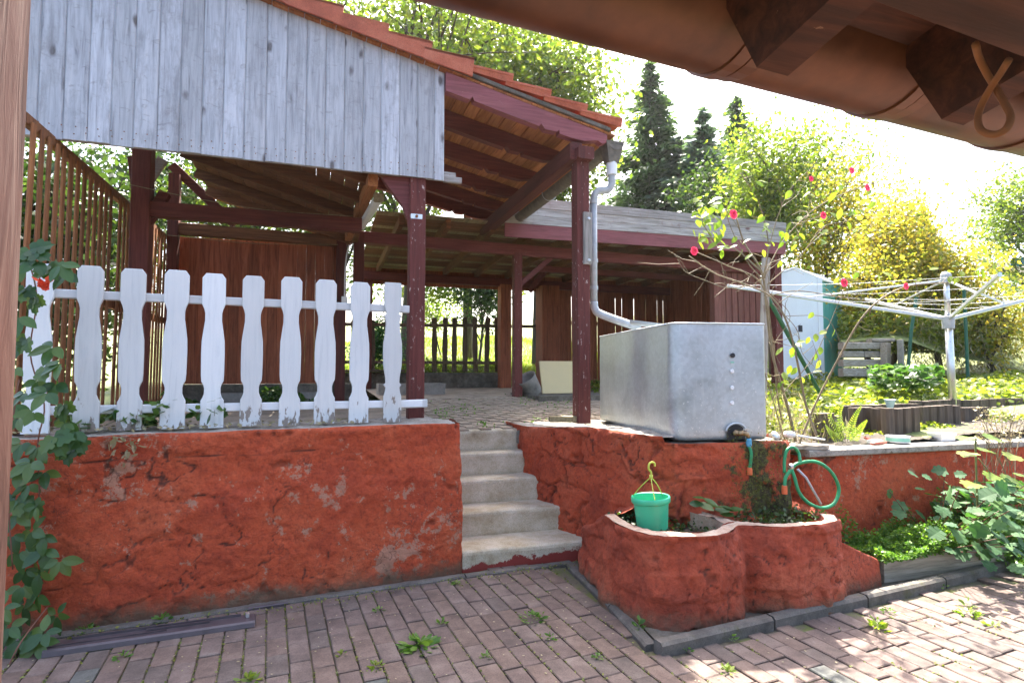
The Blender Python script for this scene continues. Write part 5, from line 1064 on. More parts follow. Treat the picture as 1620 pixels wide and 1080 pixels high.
Gb = np.array([[np.array(gb[i]) * (1 - q) + np.array(gt[i]) * q for q in np.linspace(0, 1, 12)] for i in range(5)]); Gb[..., 2] += .10 * fbm(Gb[..., 0] * 2, Gb[..., 1] * 2, 0, 3); m_.grid(Gb); m_.build('garden_bank', 'meadow', smooth=True)['kind'] = 'structure'
# green fence posts
for i, (a_, b_, D_, lb) in enumerate(((((1450, 470), (1442, 520)), (1436, 574), 9.0, 'bent dark green metal fence post by the stone slab'), (((1525, 458), (1528, 520)), (1531, 596), 9.4, 'tall straight dark green fence post right of the rotary dryer'), (((1583, 546), (1584, 566)), (1586, 588), 10.5, 'short dark green fence post nearest the right edge of the view'))):
    m_ = MB(); m_.tube([dp_(*b_, D_) - Vector((0, 0, .1)), dp_(*a_[1], D_), dp_(*a_[0], D_)], .025, 8); tag(m_.build('fence_post', 'green_post', loc=dp_(*b_, D_)), lb, 'post', 'green fence posts in the garden')
m_ = MB(); m_.tube([dp_(1296, 606, 6.4) - Vector((0, 0, .1)), dp_(1210, 462, 5.6)], .022, 8); tag(m_.build('leaning_stake', 'green_post', loc=dp_(1296, 606, 6.4)), 'long dark green stake leaning to the left in front of the metal shed', 'stake')
m_ = MB(); m_.beam(dp_(1204, 700, 4.9), dp_(1212, 408, 4.9), .055, .055, ch=.006); tag(m_.build('rose_support', 'grey_block', loc=dp_(1204, 700, 4.9)), 'pale grey support post behind the rose bush, right of the tank', 'post')
# rotary dryer
Hb = P(1500, 505, Y=4.3); gd = G(Hb.x, Hb.y)
dr = thing('rotary_dryer', (Hb.x, Hb.y, gd), 'aluminium rotary clothes dryer standing open in the garden', 'clothes dryer')
m_ = MB(); pb_ = Vector((Hb.x + .03, Hb.y, .80)); tpz = P(1495, 440, Y=4.3).z
m_.tube([pb_, Vector((Hb.x, Hb.y, Hb.z + .03))], .036, 14); m_.build('pole', 'steel', dr, smooth=True)
m_ = MB(); m_.tube([Vector((Hb.x, Hb.y, Hb.z)), Vector((Hb.x - .01, Hb.y, tpz))], .027, 12); m_.build('inner_pole', 'steel', dr, smooth=True)
m_ = MB(); m_.lathe([(0, -.07), (.055, -.07), (.06, .06), (.035, .07), (0, .07)], (Hb.x, Hb.y, Hb.z - .03), 14); m_.build('hub', 'pipe_grey', dr)
m_ = MB(); m_.lathe([(0, -.06), (.05, -.06), (.05, .04), (.03, .07), (0, .075)], (Hb.x - .01, Hb.y, tpz), 14); m_.build('top_cap', 'pipe_grey', dr)
def fit(px, py, Ln):                                   # arm tip seen at this place, arm of real length Ln
    best = None
    for D_ in np.arange(2.0, 9, .02):
        q = dp_(px, py, D_); e = abs((q - Hb).length - Ln)
        if best is None or e < best[0]: best = (e, q)
    return best[1]
tips = [fit(1150, 452, 2.1), fit(1650, 468, 1.15), dp_(1582, 434, 5.0), dp_(1370, 474, 7.9)]
for q in tips: m_ = MB(); m_.beam(Hb, q, .03, .04, ch=.006); m_.build('arm', 'steel', dr)
tp2 = Vector((Hb.x - .01, Hb.y, tpz - .02))
for q in tips: m_ = MB(); m_.beam(tp2, Hb.lerp(q, .62), .016, .02, ch=.003); m_.build('strut', 'steel', dr)
m_ = MB()
for f in (.45, .7, .95):
    r_ = [Hb.lerp(q, f) + Vector((0, 0, .02)) for q in (tips[0], tips[3], tips[1], tips[2])]
    for i in range(4): m_.tube([r_[i], r_[i].lerp(r_[(i + 1) % 4], .5) - Vector((0, 0, .03)), r_[(i + 1) % 4]], .0018, 4)
m_.build('washing_line', 'pipe_grey', dr)
# far right buildings
ph = thing('garden_house', dp_(1640, 590, 17), 'pale blue garden house with a white eaves board at the right edge, beyond the fence', 'house')
panel([dp_(1497, 604, 17), dp_(1700, 604, 16), dp_(1700, 515, 16), dp_(1560, 505, 17)], .1, 'sheeted_wall', 'blue_tarp', ph)
panel([dp_(1575, 447, 17), dp_(1700, 480, 16), dp_(1700, 500, 16), dp_(1600, 470, 17)], .1, 'gable_panel', 'shed_white', ph)
panel([dp_(1560, 420, 17), dp_(1590, 425, 17), dp_(1700, 455, 16), dp_(1700, 476, 16)], .15, 'eaves_board', 'shed_white', ph)
panel([dp_(1560, 418, 17), dp_(1700, 400, 20), dp_(1700, 452, 16)], .1, 'roof', 'concrete_dark', ph)
m_ = MB(); m_.box(dp_(1611, 415, 16.5), (.35, .3, .22), .4); m_.build('blue_vent', 'blue_brt', ph)

# ================================================================== VEGETATION
def fast(name, V, Fidx, mat, parent=None, loc=None, kind=None):
    base = WL[parent.name] if parent is not None else Vector(loc or (0, 0, 0))
    V = V.reshape(-1, 3) - np.array(base); n = len(V); F_ = Fidx.reshape(-1, Fidx.shape[-1]); k = F_.shape[1]
    me = bpy.data.meshes.new(name); me.vertices.add(n); me.vertices.foreach_set('co', V.ravel().astype(np.float32))
    me.loops.add(F_.size); me.loops.foreach_set('vertex_index', F_.ravel().astype(np.int32)); me.polygons.add(len(F_))
    me.polygons.foreach_set('loop_start', (np.arange(len(F_)) * k).astype(np.int32)); me.polygons.foreach_set('loop_total', np.full(len(F_), k, np.int32))
    me.update(calc_edges=True); me.validate(); me.materials.append(M[mat])
    o = bpy.data.objects.new(name, me); col.objects.link(o)
    if parent is not None: o.parent = parent
    else: o.location = base
    WL[o.name] = Vector(base)
    if kind: o['kind'] = kind
    return o
def leafgeo(C, size, flat=0.3, ratio=0.5, droop=0.0, d=None):
    """folded six-point leaves at points C; returns verts, quads"""
    n = len(C); s = size * NR.uniform(.6, 1.25, n)
    if d is None:
        d = NR.normal(size=(n, 3)); d[:, 2] = d[:, 2] * (1 - flat) - droop
    d = d / np.linalg.norm(d, axis=1, keepdims=True)
    up = NR.normal(size=(n, 3)) * (1 - flat) + np.array([0, 0, flat * 2.2]); sd = np.cross(d, up); sd /= np.linalg.norm(sd, axis=1, keepdims=True) + 1e-9; nn = np.cross(sd, d)
    S = s[:, None]; w_ = ratio * .5
    pts = [C - d * S * .5, C - d * S * .12 + sd * S * w_ - nn * S * .06, C + d * S * .22 + sd * S * w_ * .8 - nn * S * .08, C + d * S * .5 - nn * S * .12, C + d * S * .22 - sd * S * w_ * .8 - nn * S * .08, C - d * S * .12 - sd * S * w_ - nn * S * .06]
    V = np.stack(pts, 1); i = np.arange(n)[:, None] * 6
    Fq = np.concatenate([i + np.array([[0, 1, 2, 3]]), i + np.array([[0, 3, 4, 5]])], 1).reshape(-1, 4)
    return V, Fq
def quadgeo(C, size, ratio=.55, flat=.2, d=None):
    n = len(C); s = size * NR.uniform(.6, 1.3, n)[:, None]
    if d is None: d = NR.normal(size=(n, 3)); d[:, 2] *= (1 - flat)
    d = d / (np.linalg.norm(d, axis=1, keepdims=True) + 1e-9); up = NR.normal(size=(n, 3)) * (1 - flat) + np.array([0, 0, flat * 2]); sd = np.cross(d, up); sd /= np.linalg.norm(sd, axis=1, keepdims=True) + 1e-9
    V = np.stack([C - d * s * .5, C + sd * s * ratio * .5, C + d * s * .5, C - sd * s * ratio * .5], 1)
    return V, (np.arange(n)[:, None] * 4 + np.arange(4)[None, :])
def tree(name, label, base, cen, rad, nleaf, lsize, lmat, cat='tree', group=None, limbs=16, tr=.16, cl=.42, dens=1.0, thin=.0, barkm='bark'):
    t = thing(name, base, label, cat, group); base = Vector(base); cen = Vector(cen)
    top = Vector((cen.x, cen.y, cen.z + rad[2] * .35)); mid = base.lerp(top, .5) + Vector((R.uniform(-.25, .25), R.uniform(-.2, .2), 0))
    m_ = MB(); tk_ = curve_pts([base - Vector((0, 0, .2)), mid, top], 6); m_.tube(tk_, [tr * (1 - .8 * i / (len(tk_) - 1)) for i in range(len(tk_))], 9)
    tips = []
    for i in range(limbs):
        st_ = tk_[R.randint(len(tk_) // 3, len(tk_) - 2)]
        a_ = R.uniform(0, 2 * PI); ph_ = math.acos(R.uniform(-.75, 1)); rr_ = R.uniform(.55, .97)
        e = cen + Vector((math.cos(a_) * math.sin(ph_) * rad[0] * rr_, math.sin(a_) * math.sin(ph_) * rad[1] * rr_, math.cos(ph_) * rad[2] * rr_))
        md = st_.lerp(e, .5) + Vector((R.uniform(-.2, .2), R.uniform(-.2, .2), R.uniform(0, .3))) * rad[2] * .4
        br_ = curve_pts([st_, md, e], 5); r0_ = tr * .42; m_.tube(br_, [r0_ * (1 - .85 * k / (len(br_) - 1)) for k in range(len(br_))], 6, cap=False)
        tips.append(e)
        for j in range(5):
            s_ = br_[R.randint(2, len(br_) - 2)]; e2 = s_ + Vector((R.gauss(0, 1) * rad[0], R.gauss(0, 1) * rad[1], R.gauss(.1, .8) * rad[2])) * .30
            m_.tube([s_, s_.lerp(e2, .5) + Vector((0, 0, .05)), e2], [r0_ * .35, r0_ * .2, .006], 5, cap=False); tips.append(e2)
    m_.build('trunk', barkm, t, smooth=True)
    T = np.array([tuple(p) for p in tips]); k = NR.integers(0, len(T), nleaf); sub = NR.normal(size=(len(T) * 9, 3)) * np.array(rad) * .17
    c2 = T[k] + sub[(k * 9 + NR.integers(0, 9, nleaf))]; C = c2 + NR.normal(size=(nleaf, 3)) * cl * .34
    V, Fq = quadgeo(C, lsize, .6, .15); o = fast('crown', V, Fq, lmat, t); return t
def dpv(px, py, D): return P(px, py, D=D)
def gbase(px, D):
    p = dpv(px, 585, D); return Vector((p.x, p.y, G(p.x, p.y)))
def tpx(name, label, px, py, D, rpx, rpy, nleaf, ls_, lm, **k):
    c = dpv(px, py, D); b = gbase(px, D); return tree(name, label, b, c, (rpx * D / F, rpx * D / F * .9, rpy * D / F), nleaf, ls_, lm, **k)
tpx('walnut_tree', 'large yellow-green walnut tree directly behind the tiled roof, left of its neighbour', 640, 60, 13, 190, 150, 15000, .15, 'leaf_tree', limbs=26, cl=.9)
tpx('walnut_tree', 'yellow-green walnut tree behind the right end of the tiled roof, beside the tall spruce', 850, 165, 14, 108, 145, 15000, .14, 'leaf_tree', limbs=28, cl=.8)
tpx('walnut_tree', 'tall pale walnut tree whose top rises over the middle of the roof', 740, 30, 17, 150, 110, 10000, .15, 'leaf_tree', limbs=22, cl=.9)
# spruces
def spruce(label, px, ytop, ybot, wpx, D, mat, n=26, seed=0, name='spruce_tree'):
    r_ = random.Random(seed); b = gbase(px, D); tip = dpv(px, ytop, D); bot = dpv(px, ybot, D); t = thing(name, b, label, 'tree', None)
    m_ = MB(); m_.tube([b - Vector((0, 0, .3)), Vector((tip.x, tip.y, b.z + (tip.z - b.z) * .5)), tip], [.20, .12, .015], 8)
    Cs = []; Ds = []; Hh = tip.z - bot.z; W = wpx * D / F
    for i in range(n):
        f = (i + .6) / n; z = tip.z - Hh * f ** .92; L_ = W * (f ** .8) * r_.uniform(.75, 1.1); nb = 7 + int(f * 6)
        for j in range(nb):
            a_ = r_.uniform(0, 2 * PI); Lb = L_ * r_.uniform(.65, 1.1); s_ = Vector((tip.x, tip.y, z + r_.uniform(-.15, .15))); dr_ = Vector((math.cos(a_), math.sin(a_), r_.uniform(-.30, .05)))
            e = s_ + dr_ * Lb + Vector((0, 0, Lb * .06)); m_.tube([s_, s_.lerp(e, .5) - Vector((0, 0, .05 * Lb)), e], [.025, .015, .004], 4, cap=False)
            k = int(16 + 70 * f)
            tt = NR.uniform(.12, 1.0, k); p = np.array(s_)[None] + (np.array(e) - np.array(s_))[None] * tt[:, None]; p[:, 2] -= .05 * Lb * np.sin(PI * tt)
            sp_ = NR.normal(size=(k, 3)) * np.array([1, 1, .45]) * (.06 + .16 * Lb * (1 - tt * .7))[:, None] * .8; Cs.append(p + sp_ - np.array([0, 0, .05])); dd_ = sp_ + np.array(dr_)[None] * .25 + NR.normal(size=(k, 3)) * .05; dd_[:, 2] -= .06; Ds.append(dd_)
    m_.build('trunk', 'bark', t, smooth=True); C = np.concatenate(Cs); V, Fq = quadgeo(C, .26, .34, .4, np.concatenate(Ds)); fast('crown', V, Fq, mat, t); return t
spruce('tall slender dark green spruce, the highest conifer right of the tiled roof', 1028, 92, 372, 104, 19, 'needle', 30, 1)
spruce('broad bluish spruce behind the pale shed fascia, between the two darker conifers', 1112, 172, 372, 88, 17, 'needle_b', 22, 2)
spruce('dark spruce standing behind the bluish one, left of the yellow-green bushes', 1165, 152, 380, 100, 20, 'needle', 26, 3)
spruce('lower bluish spruce filling the gap between the tall spruce and its bluish neighbour', 1072, 215, 385, 84, 18, 'needle_b', 18, 6)
tpx('garden_tree', 'mid green tree in front of the spruces, just above the pale shed fascia', 1150, 300, 15, 75, 75, 7000, .11, 'leaf_dark', limbs=18, tr=.08, cl=.5)
spruce('small distant dark spruce seen above the yellow bush right of the shed', 1462, 328, 420, 30, 26, 'needle', 14, 4)
# garden trees and bushes at the right
for (lb, px, py, D, rx, ry, n_, ls_, lm, nm_) in (
    ('loose yellow-green bushy tree behind the right end of the red shed', 1222, 285, 12, 75, 85, 9000, .10, 'leaf_tree', 'garden_tree'),
    ('tall green-yellow tree directly behind the metal shed', 1315, 325, 14, 85, 90, 10000, .10, 'leaf_yel', 'garden_tree'),
    ('thin pale treetop standing high behind the metal shed', 1290, 265, 15, 110, 70, 4200, .10, 'leaf_tree', 'garden_tree'),
    ('bright yellow autumn bush right of the metal shed', 1405, 375, 11.5, 75, 75, 9000, .085, 'leaf_yel', 'autumn_bush'),
    ('low yellow bush between the metal shed and the dryer pole', 1385, 455, 10.6, 62, 45, 6000, .075, 'leaf_yel', 'autumn_bush'),
    ('golden bush behind the rotary dryer', 1490, 430, 11, 75, 55, 7500, .08, 'leaf_yel', 'autumn_bush'),
    ('yellow-leaved bush hanging before the pale blue garden house', 1580, 510, 10, 50, 60, 3600, .075, 'leaf_yel', 'autumn_bush'),
    ('hazy grey-green tree at the right edge of the view', 1612, 345, 16, 70, 75, 6500, .11, 'leaf_tree', 'garden_tree')):
    tpx(nm_, lb, px, py, D, rx, ry, n_, ls_, lm, limbs=18, tr=.07, cl=.5)
# dark growth behind the carport
for lb, px, py, D, rx, ry, n_ in (('dense dark green hedge tree outside the slatted screen', 60, 420, 6.4, 150, 200, 9000), ('dark leafy tree beyond the far end of the slatted screen', 215, 330, 10.5, 110, 120, 7000), ('mid green tree seen through the gap above the board wall', 380, 300, 11.5, 120, 90, 8000), ('green tree behind the right end of the board wall', 520, 330, 12, 90, 80, 6000)):
    tpx('hedge_tree', lb, px, py, D, rx, ry, n_, .10, 'leaf_dark' if D < 11 else 'leaf_tree', limbs=18, tr=.09, cl=.55)
ot = thing('orchard_tree', gbase(795, 15), 'orchard tree with a leaning grey trunk beyond the low rustic fence', 'tree')
m_ = MB(); tk_ = curve_pts([gbase(797, 15) - Vector((0, 0, .2)), dpv(795, 500, 15), dpv(792, 460, 15), dpv(776, 425, 15), dpv(750, 390, 15)], 6); m_.tube(tk_, [.20 - .006 * i for i in range(len(tk_))], 10)
for a_, b_ in ((700, 400), (680, 440), (740, 440), (820, 400), (650, 395), (720, 470)): m_.tube([dpv(776, 425, 15), dpv((776 + a_) / 2, (415 + b_) / 2 - 8, 15), dpv(a_, b_, 14.8)], [.07, .04, .01], 6)
m_.build('trunk', 'bark', ot, smooth=True)
cs = np.array([tuple(dpv(a_, b_, 15 + R.uniform(-.8, .8))) for a_, b_ in [(R.uniform(600, 800), R.uniform(395, 470)) for _ in range(60)] if True]); k = NR.integers(0, len(cs), 5200); V, Fq = quadgeo(cs[k] + NR.normal(size=(5200, 3)) * .22, .12, .6, .15); fast('crown', V, Fq, 'leaf_tree', ot)
tpx('meadow_shrub', 'dark rounded shrub in the meadow below the orchard tree', 755, 462, 14, 42, 34, 2600, .09, 'leaf_dark', cat='shrub', limbs=10, tr=.04, cl=.4)
tpx('meadow_shrub', 'small leafy shrub at the far edge of the meadow, left of the dark one', 700, 480, 18, 45, 16, 1500, .10, 'leaf_tree', cat='shrub', limbs=8, tr=.03, cl=.4)
tpx('meadow_shrub', 'grey-green bush seen between the last white pickets', 600, 545, 11.2, 34, 52, 5000, .06, 'leaf_mallow', cat='shrub', limbs=12, tr=.03, cl=.3)
# meadow grass
n = 30000; X_ = NR.uniform(-1, 9, n); Y_ = 10.4 + NR.uniform(0, 1, n) ** 1.6 * 16; Z_ = gz(X_, Y_)
C = np.stack([X_, Y_, Z_ + .06], 1); d = np.stack([NR.normal(size=n) * .35, NR.normal(size=n) * .35, np.ones(n)], 1); V, Fq = quadgeo(C, .17, .12, 0, d); fast('meadow_grass', V, Fq, 'grass', None, (2, 12, 1.2), 'stuff')
n = 2500; X_ = NR.uniform(.8, 3.3, n); Y_ = NR.uniform(10.2, 10.6, n); C = np.stack([X_, Y_, 1.30 + NR.uniform(0, .33, n) * NR.uniform(.2, 1, n)], 1); V, Fq = quadgeo(C, .06, .7, .2); fast('fence_undergrowth', V, Fq, 'leaf_tree', None, (2, 10.4, 1.3), 'stuff')

# strawberry bed and rough cover in the garden
def cover(name, n, fx_, fy_, h0, h1, size, mat, flat=.5, mask=None):
    X_ = NR.uniform(*fx_, n); Y_ = NR.uniform(*fy_, n); b_ = .5 + .5 * fbm(X_ * 1.6, Y_ * 1.6, 3, 3) * 1.6; Z_ = gz(X_, Y_) + h0 + (h1 - h0) * np.clip(b_, 0, 1) * NR.uniform(.3, 1, n)
    k = (b_ > .22) if mask is None else mask(X_, Y_, b_)
    C = np.stack([X_, Y_, Z_], 1)[k]; V, Fq = leafgeo(C, size, flat, .8); return fast(name, V, Fq, mat, None, (float(np.mean(fx_)), float(np.mean(fy_)), 1), 'stuff')
cover('strawberry_leaves', 12000, (4.2, 11), (4.3, 9.0), .02, .22, .075, 'leaf_cover')
cover('garden_low_leaves', 4200, (3.5, 6.5), (3.55, 4.6), .0, .07, .035, 'leaf_cover', .3, lambda X_, Y_, b_: b_ > .3)
cover('garden_grass_leaves', 9000, (4.0, 12), (4.2, 12), .0, .10, .06, 'leaf_bright', .3)
n = 900; C = np.array([tuple(dpv(R.uniform(1375, 1490), R.uniform(578, 612), R.uniform(6.4, 7.8))) for _ in range(n)]); V, Fq = leafgeo(C, .09, .5, .8); fast('dark_leafy_clump', V, Fq, 'leaf_vine', None, tuple(C.mean(0)), 'stuff')
n = 7000; C = np.array([tuple(dpv(R.uniform(1325, 1570), R.uniform(492, 558), R.uniform(9.7, 11.5))) for _ in range(n)]); V, Fq = leafgeo(C, .07, .4, .7); fast('bank_growth', V, Fq, 'leaf_cover', None, tuple(C.mean(0)), 'stuff')
n = 2600; X_ = NR.uniform(1430, 1620, n); C = np.array([tuple(dpv(x_, R.uniform(500, 590) + (x_ - 1430) * .05, R.uniform(9.6, 11.5))) for x_ in X_]); V, Fq = quadgeo(C, .14, .10, 0, np.c_[NR.normal(size=(n, 2)) * .6, np.ones(n)]); fast('dry_grass', V, Fq, 'straw', None, tuple(C.mean(0)), 'stuff')
n = 3400; X_ = NR.uniform(3.15, 4.15, n); Y_ = NR.uniform(3.48, 4.6, n); hgt = np.clip(1.0 - np.abs(X_ - 3.45) * 1.1, .15, 1) * .48; C = np.stack([X_, Y_, .80 + hgt * NR.uniform(0, 1, n)], 1)
V, Fq = leafgeo(C[:1500], .032, .3, .6); fast('rough_growth', V, Fq, 'leaf_cover', None, (3.5, 3.9, .8), 'stuff')
V, Fq = quadgeo(C[1500:], .11, .06, 0, np.c_[NR.normal(size=(1900, 2)) * .5, np.ones(1900)]); fast('dry_stalks', V, Fq, 'straw', None, (3.5, 3.9, .8), 'stuff')
# leaf shapes used one by one
def leafobj(outline, name, mat, cup=.15, vein=True):
    """outline: half-outline points (x>=0, y 0..1); fan with a folded midrib"""
    m_ = MB(); L_ = outline; n = len(L_); vs = []; nmid = n
    for k, (x_, y_) in enumerate(L_): vs.append((0, y_, -.16 * y_ * y_))
    for sgn in (1, -1):
        for k, (x_, y_) in enumerate(L_): vs.append((sgn * x_, y_ + (0.0), cup * x_ - .16 * y_ * y_ - .25 * x_ * x_))
    f = []
    for k in range(n - 1):
        f.append((k, n + k, n + k + 1, k + 1)); f.append((k + 1, 2 * n + k + 1, 2 * n + k, k))
    m_.add(vs, f); return mesh_only(m_, name, mat)
OV = [(0, 0), (.13, .10), (.24, .28), (.27, .45), (.23, .65), (.13, .84), (0, 1.0)]
LB = [(0, 0), (.30, -.06), (.40, .12), (.34, .26), (.50, .36), (.46, .56), (.28, .58), (.26, .80), (.10, .84), (0, 1.0)]
RD = [(0, .10), (.14, -.06), (.34, -.10), (.40, .04), (.36, .14), (.56, .18), (.60, .34), (.44, .44), (.52, .58), (.42, .72), (.24, .68), (.20, .84), (.09, .92), (0, .96)]
lf_ov = leafobj(OV, 'leaf', 'leaf_vine'); lf_lb = leafobj(LB, 'leaf', 'leaf_vine', .2); lf_rd = leafobj(RD, 'leaf', 'leaf_mallow', .22); lf_sunlit = leafobj(RD, 'leaf', 'leaf_bright', .2); lf_rose = leafobj(OV, 'leaf', 'leaf_bright', .15)
def aim(dirv, roll=0.0, face=None):
    d = Vector(dirv).normalized(); fc = Vector(face) if face else Vector((0, -.6, .8)); x_ = d.cross(fc)
    if x_.length < .05: x_ = d.cross(Vector((1, 0, 0)))
    x_.normalize(); z_ = x_.cross(d); m3 = Matrix((x_, d, z_)).transposed(); return (m3 @ Matrix.Rotation(roll, 3, 'Y')).to_euler()
# creeper on the left
cr = thing('creeper', (-1.62, 3.62, .3), 'green creeper with five-part leaves hanging over the left end of the red wall', 'climbing plant')
stems = [[(42, 400, 3.0), (58, 470, 3.0), (48, 560, 2.98), (70, 640, 2.97), (60, 700, 2.94), (62, 780, 2.95), (55, 850, 2.97), (68, 900, 2.98), (60, 960, 2.98)], [(20, 900, 2.9), (14, 800, 2.9), (16, 700, 2.9), (30, 600, 2.95)], [(40, 690, 2.94), (80, 690, 2.95), (120, 700, 2.97), (135, 712, 2.98)], [(10, 1060, 2.7), (30, 1020, 2.75), (55, 985, 2.85), (75, 960, 2.9)]]
m_ = MB()
for s_ in stems: m_.tube(curve_pts([P(a_, b_, D=c_) for a_, b_, c_ in s_], 6), .0035, 6)
m_.build('stem', 'stem_r', cr, smooth=True)
def palmate(px, py, D, sz, ang, tilt, me=lf_ov, nl=5, par=cr, fc=None):
    c = P(px, py, D=D); right = Vector((math.cos(YAW), -math.sin(YAW), 0)); upv = Vector((0, 0, 1)); fwd = Vector((math.sin(YAW), math.cos(YAW), 0))
    nface = (-fwd + upv * tilt + right * R.uniform(-.3, .3)).normalized()
    for k in range(nl):
        a_ = ang + (k - (nl - 1) / 2) * (1.15 if nl == 5 else .9); d = right * math.cos(a_) + upv * math.sin(a_); d = (d - nface * d.dot(nface) + nface * R.uniform(-.15, .15))
        s_ = sz * (1 - .12 * abs(k - (nl - 1) / 2)) * R.uniform(.85, 1.1); inst('leaf', me, par, c + d * .008, aim(d, R.uniform(-.25, .25), nface), (s_,) * 3)
vl = [(60, 412), (47, 395), (75, 420), (33, 425), (40, 455), (95, 418), (105, 432), (30, 500), (55, 470), (42, 535), (30, 545), (85, 548), (95, 575), (60, 600), (75, 620), (100, 640), (40, 620), (30, 660), (55, 650), (110, 665), (85, 690), (125, 690), (110, 705), (60, 705), (35, 700), (50, 730), (70, 745), (30, 745), (45, 765), (25, 790), (20, 640), (25, 580), (70, 580), (90, 605), (120, 680), (55, 790), (28, 812), (58, 800)]
for a_, b_ in vl: palmate(a_, b_, 2.95 + R.uniform(-.10, .02), R.uniform(.088, .12), R.uniform(-2.3, -.9), R.uniform(.2, .8), lf_lb if R.random() < .35 else lf_ov, R.choice((3, 3, 4)))
for a_, b_, s_ in ((50, 838, .10), (30, 872, .10), (70, 868, .10), (95, 885, .10), (62, 905, .10), (38, 900, .095), (35, 925, .095), (60, 940, .09), (40, 955, .09), (90, 972, .085), (20, 845, .09), (68, 845, .09)): palmate(a_, b_, 2.94, s_ * 1.1, R.uniform(-1.9, -1.2), R.uniform(.1, .5), lf_ov, R.choice((3, 4, 5)))
for a_, b_ in ((60, 1015), (30, 1010), (15, 990), (45, 1040), (20, 1050), (70, 1000), (8, 1025), (5, 960)): palmate(a_, b_, 2.8, .105, R.uniform(-2.2, -.9), R.uniform(.4, 1.0), lf_ov, 5)
c = P(69, 447, D=2.86); V, Fq = leafgeo(np.array([tuple(c)] * 16) + NR.normal(size=(16, 3)) * .012, .05, 0, .8); tag(fast('red_blossom', V, Fq, 'petal_red', None, tuple(c)), 'single red-orange blossom among the creeper leaves at the left', 'flower')
# dry leaf litter and creeper runners on the wall top
n = 320; X_ = NR.uniform(-1.6, .3, n); Y_ = fy(X_) + NR.uniform(-.16, .25, n); C = np.stack([X_, Y_, np.full(n, 1.045) + NR.uniform(0, .02, n)], 1); V, Fq = leafgeo(C, .032, .6, .6); fast('leaf_litter', V, Fq, 'straw', None, (-.6, 4.1, 1.04), 'stuff')
n = 260; C = np.array([tuple(P(R.gauss(a_, 16), R.gauss(b_, 7), Y=4.05 + R.uniform(-.1, .3))) for a_, b_ in [(180, 655), (235, 660), (120, 665), (260, 640), (330, 650)] for _ in range(52)]); V, Fq = leafgeo(C, .07, .4, .7); fast('ground_vine_leaves', V, Fq, 'leaf_vine', None, tuple(C.mean(0)), 'stuff')
n = 3200; X_ = NR.uniform(-1.55, .1, n); Y_ = NR.uniform(6.2, 7.15, n); C = np.stack([X_, Y_, 1.0 + NR.uniform(0, .22, n) * np.clip(.5 + fbm(X_ * 2, Y_ * 2, 0, 2) * 2, 0, 1)], 1); V, Fq = leafgeo(C, .06, .3, .7); fast('carport_ground_cover', V, Fq, 'leaf_vine', None, (-.7, 6.7, 1), 'stuff')
wp = [P(196 + R.gauss(0, 14), 706 + R.gauss(0, 6), Y=3.72) for _ in range(9)]
m_ = MB()
for q in wp: m_.tube([q, q + Vector((R.uniform(-.03, .03), -.02, R.uniform(-.05, .03)))], .003, 4)
V, Fq = leafgeo(np.array([tuple(q) for q in wp for _ in range(4)]) + NR.normal(size=(36, 3)) * .02, .05, .1, .35); dl = fast('dry_twig', V, Fq, 'straw', None, tuple(wp[0])); tag(dl, 'wilted straw-coloured twig hanging over the wall edge by the second picket', 'twig')

# mallow-like plant in the right bed
ml = thing('leafy_plant', (4.6, 3.0, .15), 'sprawling plant with large blue-green lobed leaves in the right bed', 'plant')
lv = []
for _ in range(230):
    a_ = R.random() ** .8; px = 1485 + 140 * a_ + R.uniform(-12, 12); py = R.uniform(775 - a_ * 20, 868 + a_ * 45); lv.append((px, py, R.uniform(3.55, 4.6) - a_ * .1))
for q in ((1406, 775), (1440, 748), (1460, 752), (1489, 757), (1512, 751), (1496, 745), (1450, 773), (1470, 782), (1474, 795), (1420, 808), (1432, 800), (1450, 808), (1475, 855), (1543, 878), (1560, 835), (1548, 832), (1595, 838), (1603, 915)): lv.append((*q, 4.35 if q[0] < 1500 else 4.1))
root = [Vector((4.25, 3.02, .16)), Vector((4.75, 2.98, .16)), Vector((5.1, 2.9, .16))]
m_ = MB(); k = 0
for px, py, D in lv:
    c = P(px, py, D=D)
    if c.y > 3.10: c = P(px, py, Y=3.06)
    if c.z < .12: c.z = .14
    d = Vector((R.uniform(-1, 1), R.uniform(-1, .4), R.uniform(-.6, .3))).normalized(); s_ = R.uniform(.055, .102)
    inst('leaf', lf_rd, ml, c, aim(d, R.uniform(-.3, .3), (R.uniform(-.5, .5), R.uniform(-.9, -.1), .9)), (s_,) * 3)
    if k % 5 == 0:
        r_ = min(root, key=lambda v: (v - c).length); m_.tube([r_ + Vector((R.uniform(-.1, .1), 0, 0)), r_.lerp(c, .6) - Vector((0, 0, .03)), c], .0028, 5)
    k += 1
m_.build('stem', 'stem_r', ml, smooth=True)
yl = thing('young_shrub', (4.9, 2.75, .1), 'large-leaved shoot, leaves coloured bright yellow-green as if sunlit, rising before the right wall', 'plant')  # bright copy of the bed plant's leaf, sunlight put into its colour
m_ = MB(); b_ = P(1546, 790, Y=2.75); m_.tube(curve_pts([Vector((b_.x, 2.75, .1)), b_, P(1544, 730, Y=2.75), P(1543, 695, Y=2.75)], 5), .006, 6); m_.tube([P(1548, 725, Y=2.75), P(1575, 758, Y=2.75)], .004, 5)
for px, py, dx in ((1532, 691, -1), (1562, 692, 1), (1535, 716, -1), (1553, 712, 1), (1604, 720, -.6), (1590, 757, 1), (1612, 752, 1), (1575, 752, -1), (1600, 768, 1), (1618, 775, 1), (1540, 764, -1)):
    c = P(px, py, Y=2.72); d = Vector((dx, -.25, -.05)); inst('leaf', lf_sunlit, yl, c, aim(d, R.uniform(-.25, .25), (0, -.25, 1)), (.115,) * 3)
m_.build('stem', 'stem_g', yl, smooth=True)
